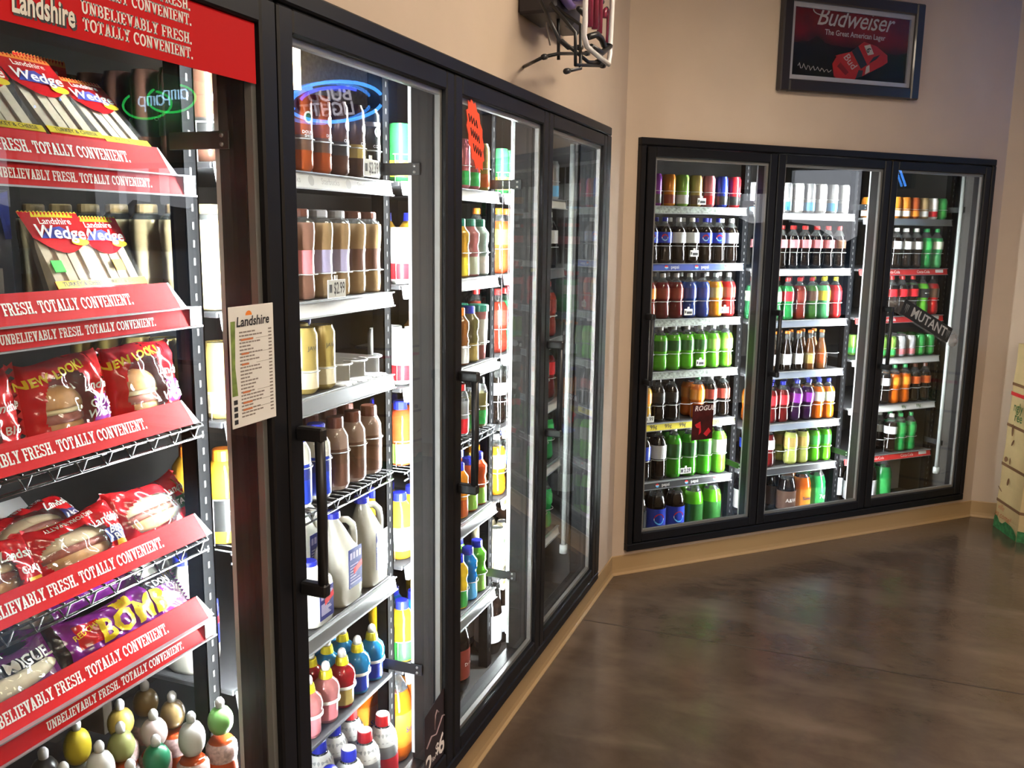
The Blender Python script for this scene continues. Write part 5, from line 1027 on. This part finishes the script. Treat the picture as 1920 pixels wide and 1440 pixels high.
def poster_mat():
    m, nt, out = _new('dark_red_poster'); N = nt.nodes; L = nt.links; p = N.new('ShaderNodeBsdfPrincipled'); L.new(p.outputs[0], out.inputs[0]); p.inputs['Roughness'].default_value = .25
    tc = N.new('ShaderNodeTexCoord'); n = N.new('ShaderNodeTexNoise'); n.inputs['Scale'].default_value = 4.2; n.inputs['Detail'].default_value = 3; L.new(tc.outputs['Object'], n.inputs['Vector'])
    sp = N.new('ShaderNodeSeparateXYZ'); L.new(tc.outputs['Object'], sp.inputs[0]); mr = N.new('ShaderNodeMapRange'); mr.inputs[1].default_value = 2.56; mr.inputs[2].default_value = 2.68; L.new(sp.outputs['Z'], mr.inputs[0])
    mu = N.new('ShaderNodeMath'); mu.operation = 'MULTIPLY'; L.new(n.outputs[0], mu.inputs[0]); L.new(mr.outputs[0], mu.inputs[1])
    r = N.new('ShaderNodeValToRGB'); r.color_ramp.elements[0].position = .25; r.color_ramp.elements[0].color = (.008, .008, .009, 1); r.color_ramp.elements[1].position = .72; r.color_ramp.elements[1].color = (.30, .01, .015, 1); L.new(mu.outputs[0], r.inputs[0]); L.new(r.outputs[0], p.inputs['Base Color']); return m
MB().box(i0 + t, -.012, j0 + t, i1 - t, -.006, j1 - t).xform(skew).obj('picture', poster_mat(), fs)
PW = pm('grey_white_print', (.55, .53, .50), .4); PRD = pm('poster_red', (.45, .02, .02), .3); PRD2 = pm('poster_red_dark', (.20, .01, .012), .3)
def fx(mb): return mb.xform(skew)
m = MB(); lettering(m, 'Budweiser', .125, 1.315, -.0135, 2.752, bold=.004, shear=.38, spacing=.95); fx(m).obj('script_lettering', PW, fs)
m = MB(); m.tube([(1.095 + .055 * math.cos(a), -.0137, 2.782 + .022 * math.sin(a)) for a in [math.radians(20 + 300 * i / 14) for i in range(15)]], .0028, 6); fx(m).obj('script_flourish', PW, fs)
m = MB(); lettering(m, 'The Great American Lager', .037, 1.325, -.0135, 2.682, bold=.012); fx(m).obj('lettering', PW, fs)
m = MB(); m.tube([(.965 + .215 * i / 24, -.0137, 2.512 + .016 * math.sin(i * 1.9) * (1 - i / 40) - i * .0006) for i in range(25)], .0016, 5); fx(m).obj('signature', PW, fs)
car = fx(MB().prism([(1.185, 2.535), (1.20, 2.475), (1.30, 2.435), (1.345, 2.475), (1.385, 2.485), (1.52, 2.545), (1.555, 2.565), (1.55, 2.60), (1.47, 2.640), (1.385, 2.655), (1.30, 2.600), (1.215, 2.580)], -.0145, -.0125)).obj('race_car', PRD, fs)
fx(MB().prism([(1.305, 2.603), (1.375, 2.522), (1.415, 2.545), (1.345, 2.632)], -.0156, -.0148)).obj('car_windscreen', PRINT, car)
fx(MB().prism([(1.425, 2.550), (1.475, 2.575), (1.50, 2.60), (1.455, 2.585)], -.0156, -.0148)).obj('car_window', PRINT, car)
fx(MB().prism([(1.345, 2.475), (1.385, 2.485), (1.39, 2.515), (1.36, 2.515)], -.0156, -.0148)).obj('car_wheel', PRINT, car)
fx(MB().prism([(1.215, 2.525), (1.275, 2.485), (1.295, 2.50), (1.235, 2.545)], -.0156, -.0148)).obj('car_grille', PRD2, car)
fx(MB().prism([(1.20, 2.575), (1.30, 2.600), (1.385, 2.510), (1.345, 2.475), (1.25, 2.545)], -.0150, -.0147)).obj('car_hood', PRD, car)
m = MB(); lettering(m, 'Bud', .058, 1.295, -.0158, 2.555, shear=.3, rot=-.72, bold=.006); fx(m).obj('lettering', PW, car)
fx(MB().prism([(1.385, 2.635), (1.425, 2.645), (1.455, 2.600), (1.415, 2.590)], -.0156, -.0150)).obj('roof_panel', PW, car)
m = MB(); lettering(m, '9', .045, 1.42, -.0160, 2.618, rot=2.2, bold=.02); fx(m).obj('number', PRINT, car)
fx(MB().prism([(1.405, 2.497), (1.435, 2.512), (1.43, 2.545), (1.41, 2.535)], -.0156, -.0150)).obj('door_panel', PW, car)
fx(MB().box(i0 + t, -.0215, j0 + t, i1 - t, -.0205, j1 - t)).obj('glazing', clear('sign_glazing', (.93, .93, .94), 1.4), fs)

# ------------------------------------------------------------------ neon sign bracketed to the side wall
ns = ob('neon_wall_sign', None, None, (0.0, .45, 2.4)); tag(ns, 'neon sign seen edge-on, bracketed to the wall above the near cooler', 'neon sign')
def nt_(pts, r, name, mat, closed=False, seg=8): return MB().tube([(x, y - .45, z - 2.4) for x, y, z in pts], r, seg, closed=closed).obj(name, mat, ns)
MB().bbox(.0, .30 - .45, 2.345 - 2.4, .125, .50 - .45, 2.62 - 2.4, .008).obj('transformer_box', pm('transformer_black', (.02, .018, .025), .45), ns)
MB().bbox(.0, .45 - .45, 2.365 - 2.4, .07, .74 - .45, 2.66 - 2.4, .008).obj('back_housing', pm('housing_black', (.03, .028, .035), .45), ns)
GT = pm('white_glass_tube', (.72, .70, .70), .15, coat=.5); RT = pm('dark_red_glass_tube', (.22, .02, .05), .15, coat=.5); PT = pm('purple_glass_tube', (.18, .13, .36), .2, coat=.5)
nt_([(.22, .287, 2.62), (.22, .287, 2.38), (.22, .290, 2.302), (.22, .281, 2.267), (.22, .312, 2.242), (.22, .45, 2.236), (.22, .571, 2.233), (.22, .587, 2.267), (.22, .594, 2.414), (.22, .599, 2.62)], .0085, 'tube_loop', GT)
for q in (0, .035): nt_([(.20 + q * .2, .403 + q, 2.60), (.20 + q * .2, .407 + q, 2.317)], .011, 'red_tube', RT)
nt_([(.2, .520, 2.60), (.2, .523, 2.321)], .0095, 'red_tube', RT); nt_([(.2, .579, 2.38), (.2, .581, 2.405), (.2, .60, 2.414), (.2, .62, 2.410), (.2, .628, 2.386), (.2, .623, 2.306)], .007, 'red_tube', RT)
nt_([(.14, .30, 2.56), (.14, .433, 2.43), (.14, .50, 2.41), (.14, .38, 2.38), (.14, .30, 2.40)], .016, 'purple_tube', PT)
for n, P in (('bracket_arm', [(.0, .36, 2.20), (.12, .202, 2.196), (.12, .349, 2.232), (.12, .674, 2.291)]), ('bracket_loop', [(.12, .309, 2.36), (.2, .309, 2.303), (.2, .32, 2.179), (.2, .172, 2.147)]), ('bracket_loop', [(.12, .259, 2.36), (.2, .259, 2.271), (.2, .267, 2.181), (.2, .587, 2.232)]), ('bracket_post', [(.10, .398, 2.36), (.10, .409, 2.225)]), ('bracket_arm', [(.10, .231, 2.36), (.16, .231, 2.246), (.16, .316, 2.24), (.16, .456, 2.268)]), ('bracket_arm', [(.16, .252, 2.25), (.2, .402, 2.212), (.2, .547, 2.236)])): nt_(P, .0055, n, BLACKP)
for P in ([(.12, .202, 2.196), (.12, .225, 2.201)], [(.2, .172, 2.147), (.2, .20, 2.153)], [(.2, .56, 2.228), (.2, .587, 2.232)], [(.12, .645, 2.286), (.12, .674, 2.291)], [(.2, .50, 2.229), (.2, .547, 2.236)], [(.16, .42, 2.261), (.16, .456, 2.268)]): nt_(P, .0085, 'rubber_tip', BLACKP)
nt_([(.22, .335, 2.273), (.22, .421, 2.297), (.22, .476, 2.294), (.22, .506, 2.281), (.22, .584, 2.293), (.22, .481, 2.252), (.22, .363, 2.249)], .010, 'painted_tube', BLACKP)
nt_([(.05, .425, 2.6), (.05, .425, 2.36), (.05, .432, 2.34), (.05, .472, 2.284)], .003, 'power_cord', GT)
nt_([(.18, .30, 2.52), (.18, .47, 2.47), (.18, .62, 2.44)], .008, 'frame_rod', BLACKP); nt_([(.18, .35, 2.36), (.18, .50, 2.35)], .008, 'frame_rod', BLACKP)

# ------------------------------------------------------------------ lit neon signs in the shop (seen mirrored in the cooler doors)
NB = emit('blue_neon', (.06, .30, 1.0), NEON * 2.2); NG = emit('green_neon', (.03, .75, .12), NEON * 1.3); NW = emit('white_blue_neon', (.45, .70, 1.0), NEON * 1.8)
an = ob('amp_neon_sign', None); FC.put(an, 4.10 - 1.797, -.06, 2.70); tag(an, 'small neon sign with green ring and white lettering on the right wall', 'neon sign')
MB().tube([(.02 + .235 * math.cos(a), -.02, -.02 + .105 * math.sin(a)) for a in [math.radians(115 + 290 * i / 30) for i in range(31)]], .009, 8).obj('green_ring', NG, an)
def strokes(par, S, k, ox_, oz_, r, mat, name='letter_tube'):
    for st in S: MB().tube([(ox_ + x * k, -.03, oz_ + z * k) for x, z in st], r, 7).obj(name, mat, par)
AMP = ([(1.0, 1.1), (.3, 1.15), (.0, .8), (.0, .3), (.35, 0), (.85, .15), (1.0, .5), (1.0, 1.1), (1.0, 0)], [(1.4, 0), (1.4, 1.1), (1.9, 1.1), (1.9, .0)], [(1.9, 1.1), (2.45, 1.1), (2.45, .0)], [(2.9, -.7), (2.9, 1.1), (3.6, 1.1), (3.85, .8), (3.85, .3), (3.5, 0), (2.95, .05)])
strokes(an, AMP, .062, -.15, -.03, .0065, NW)
MB().box(-.30, .0, -.15, -.285, .055, .15).box(.285, .0, -.15, .30, .055, .15).box(-.3, -.012, -.004, .3, .0, .004).obj('wire_frame', BLACKP, an)
bl = ob('oval_neon_sign', None); FC.put(bl, 2.64 - 1.797, -.06, 2.60); tag(bl, 'oval neon beer sign with blue rings on the right wall', 'neon sign')
for sx_, sz_, a0, a1, mt in ((.40, .14, -60, 165, NB), (.365, .12, -20, 60, NB), (.40, .14, 195, 300, NB), (.29, .10, 15, 130, emit('deep_blue_neon', (.05, .10, 1.0), NEON * 1.6))):
    MB().tube([(sx_ * math.cos(a), -.03, sz_ * math.sin(a)) for a in [math.radians(a0 + (a1 - a0) * i / 24) for i in range(25)]], .012, 8).obj('blue_ring', mt, bl)
m = MB(); lettering(m, 'BUD', .14, -.02, -.035, .05, bold=.02, shear=.2); lettering(m, 'LIGHT', .13, .0, -.035, -.055, bold=.02, shear=.2); m.obj('lettering', emit('dim_letters', (.66, .62, .70), 7.0), bl)  # glow added so the unlit letters show in the door reflection
MB().add([(.34 * math.cos(a), -.02, .115 * math.sin(a)) for a in [2 * math.pi * i / 24 for i in range(24)]] + [(.34 * math.cos(a), .05, .115 * math.sin(a)) for a in [2 * math.pi * i / 24 for i in range(24)]], [tuple(range(24))] + [(i, i + 24, (i + 1) % 24 + 24, (i + 1) % 24) for i in range(24)]).obj('backing', pm('oval_backing', (.03, .03, .08), .4), bl)
zs_ = ob('zigzag_neon_sign', None); FX.put(zs_, -3.08, -.03, 2.42); tag(zs_, 'blue zigzag neon sign on the front wall', 'neon sign')
MB().tube([(-.10, 0, .25), (.08, 0, .20), (-.03, 0, .0), (.06, 0, -.03), (-.04, 0, -.28)], .010, 8).tube([(-.02, 0, .24), (.05, 0, .02)], .008, 8).obj('blue_tube', NB, zs_); MB().box(-.12, .012, -.3, .12, .03, .3).obj('backing', BLACKP, zs_); MB().box(.12, -.22, -.32, .13, .03, .32).obj('reflection_blocker', BLACKP, zs_)  # unseen side panel added to keep the tubes out of near-door reflections
# utility lamp inside the near cooler, on the ceiling behind the coffee cans
ul = ob('utility_lamp', None); FA.put(ul, .47, .92, 2.30); tag(ul, 'warm tube lamp on the rear wall inside the near cooler', 'lamp')
MB().bbox(-.03, .02, -.20, .03, .05, .10, .004).obj('lamp_base', SILVER, ul); MB().tube([(0, .0, -.19), (0, .0, .09)], .019, 12).obj('lamp_tube', emit('warm_bulb', (1.0, .74, .45), 40.0), ul)

# ------------------------------------------------------------------ bamboo display tower at the right edge
P0 = Vector((1.911, 3.385)); P1 = Vector((1.988, 3.106)); side = (P1 - P0).length; a0 = math.atan2(P1.y - P0.y, P1.x - P0.x)
hexp = [P0.copy()]; a = a0
for k in range(5): hexp.append(hexp[-1] + Vector((math.cos(a), math.sin(a))) * side * (1.0 if k % 2 == 0 else .9)); a += math.pi / 3
for p in hexp: p.y = min(p.y, 3.495)
ctr = sum(hexp, Vector((0, 0))) / 6
dt = ob('bamboo_display', None, None, (ctr.x, ctr.y, 0)); tag(dt, 'cardboard display tower printed like bamboo at the right wall', 'display stand')
BAM = pm('bamboo_card', (.50, .37, .18), .55, noise=.08, nscale=7); BRN = pm('bamboo_joint_brown', (.16, .075, .03), .6); GRS = pm('grass_print', (.03, .16, .05), .6, noise=.5, nscale=40)
def ringp(z, k): return [((p.x - ctr.x) * k, (p.y - ctr.y) * k, z) for p in hexp]
def tap(z): return 1.0 - .10 * z / 1.1
zj = (0.0, .165, .385, .62, .86, 1.10); F6 = [(i, (i + 1) % 6, (i + 1) % 6 + 6, i + 6) for i in range(6)]
for i in range(5):
    za, zb = zj[i], zj[i + 1]; m = MB(); R3 = [ringp(za + .006 if i else za, tap(za) * 1.0), ringp((za + zb) / 2, tap((za + zb) / 2) * .985), ringp(zb - .006, tap(zb) * 1.0)]
    V = R3[0] + R3[1] + R3[2]; m.add(V, F6 + [tuple(q + 6 for q in f) for f in F6] + [(0, 1, 2, 3, 4, 5)[::-1], (12, 13, 14, 15, 16, 17)]); m.obj('bamboo_section', BAM, dt)
    if i < 4: m = MB(); V = ringp(zb - .008, tap(zb) * 1.012) + ringp(zb + .008, tap(zb) * 1.012); m.add(V, F6 + [(0, 1, 2, 3, 4, 5)[::-1], (6, 7, 8, 9, 10, 11)]); m.obj('bamboo_joint', BRN, dt)
def face_pt(i, u, z, off=.004):
    A_ = hexp[i] - ctr; B_ = hexp[(i + 1) % 6] - ctr; p = (A_ + (B_ - A_) * u) * tap(z); n = Vector(((B_ - A_).y, -(B_ - A_).x)).normalized(); n = n if n.dot(p) > 0 else -n; return (p.x + n.x * off, p.y + n.y * off, z)
rr = random.Random(2)
for i in range(6):
    n = 8; tops = [.045 + .03 * rr.random() for _ in range(n + 1)]
    if i == 0: tops[0], tops[-1] = .075, .03
    V = [face_pt(i, k / n, 0.0) for k in range(n + 1)] + [face_pt(i, k / n, tops[k]) for k in range(n + 1)]
    MB().add(V, [(k, k + 1, n + 2 + k, n + 1 + k) for k in range(n)]).obj('grass_print', GRS, dt)
    MB().add([face_pt(i, 0, .795), face_pt(i, 1, .795), face_pt(i, 1, .815), face_pt(i, 0, .815)], [(0, 1, 2, 3)]).obj('red_stripe', lb('red'), dt)
def face_text(t, size, u, z, mat, i=0, **k):
    m = MB(); lettering(m, t, size, 0, 0, 0, fn=lambda x, y, zz: face_pt(i, u + x / side, z + zz, .006), **k); m.obj('lettering', mat, dt)
face_text('ngly', .075, .42, .735, lb('dkgn'), bold=.01); face_text('ree', .075, .48, .68, lb('dkgn'), bold=.01)
face_text('ville', .05, .25, .135, lb('rust'), shear=.4); face_text("ya come!", .055, .36, .09, lb('rust'), shear=.4)
for (u, z, w_, h_, rt) in ((.30, .60, .09, .16, .2), (.38, .53, .14, .05, .6), (.18, .42, .16, .07, .1), (.36, .42, .05, .09, .3), (.40, .30, .12, .08, .8), (.10, .235, .2, .022, -.25)):
    c_, s_ = math.cos(rt), math.sin(rt); q = [(math.cos(2 * math.pi * k / 10), math.sin(2 * math.pi * k / 10)) for k in range(10)]
    MB().add([face_pt(0, u + (x * w_ * c_ - y * h_ * s_) * .5, z + (x * w_ * s_ + y * h_ * c_) * .5 * side * 1.6, .0055) for x, y in q], [tuple(range(10))]).obj('leaf_print', BRN, dt)
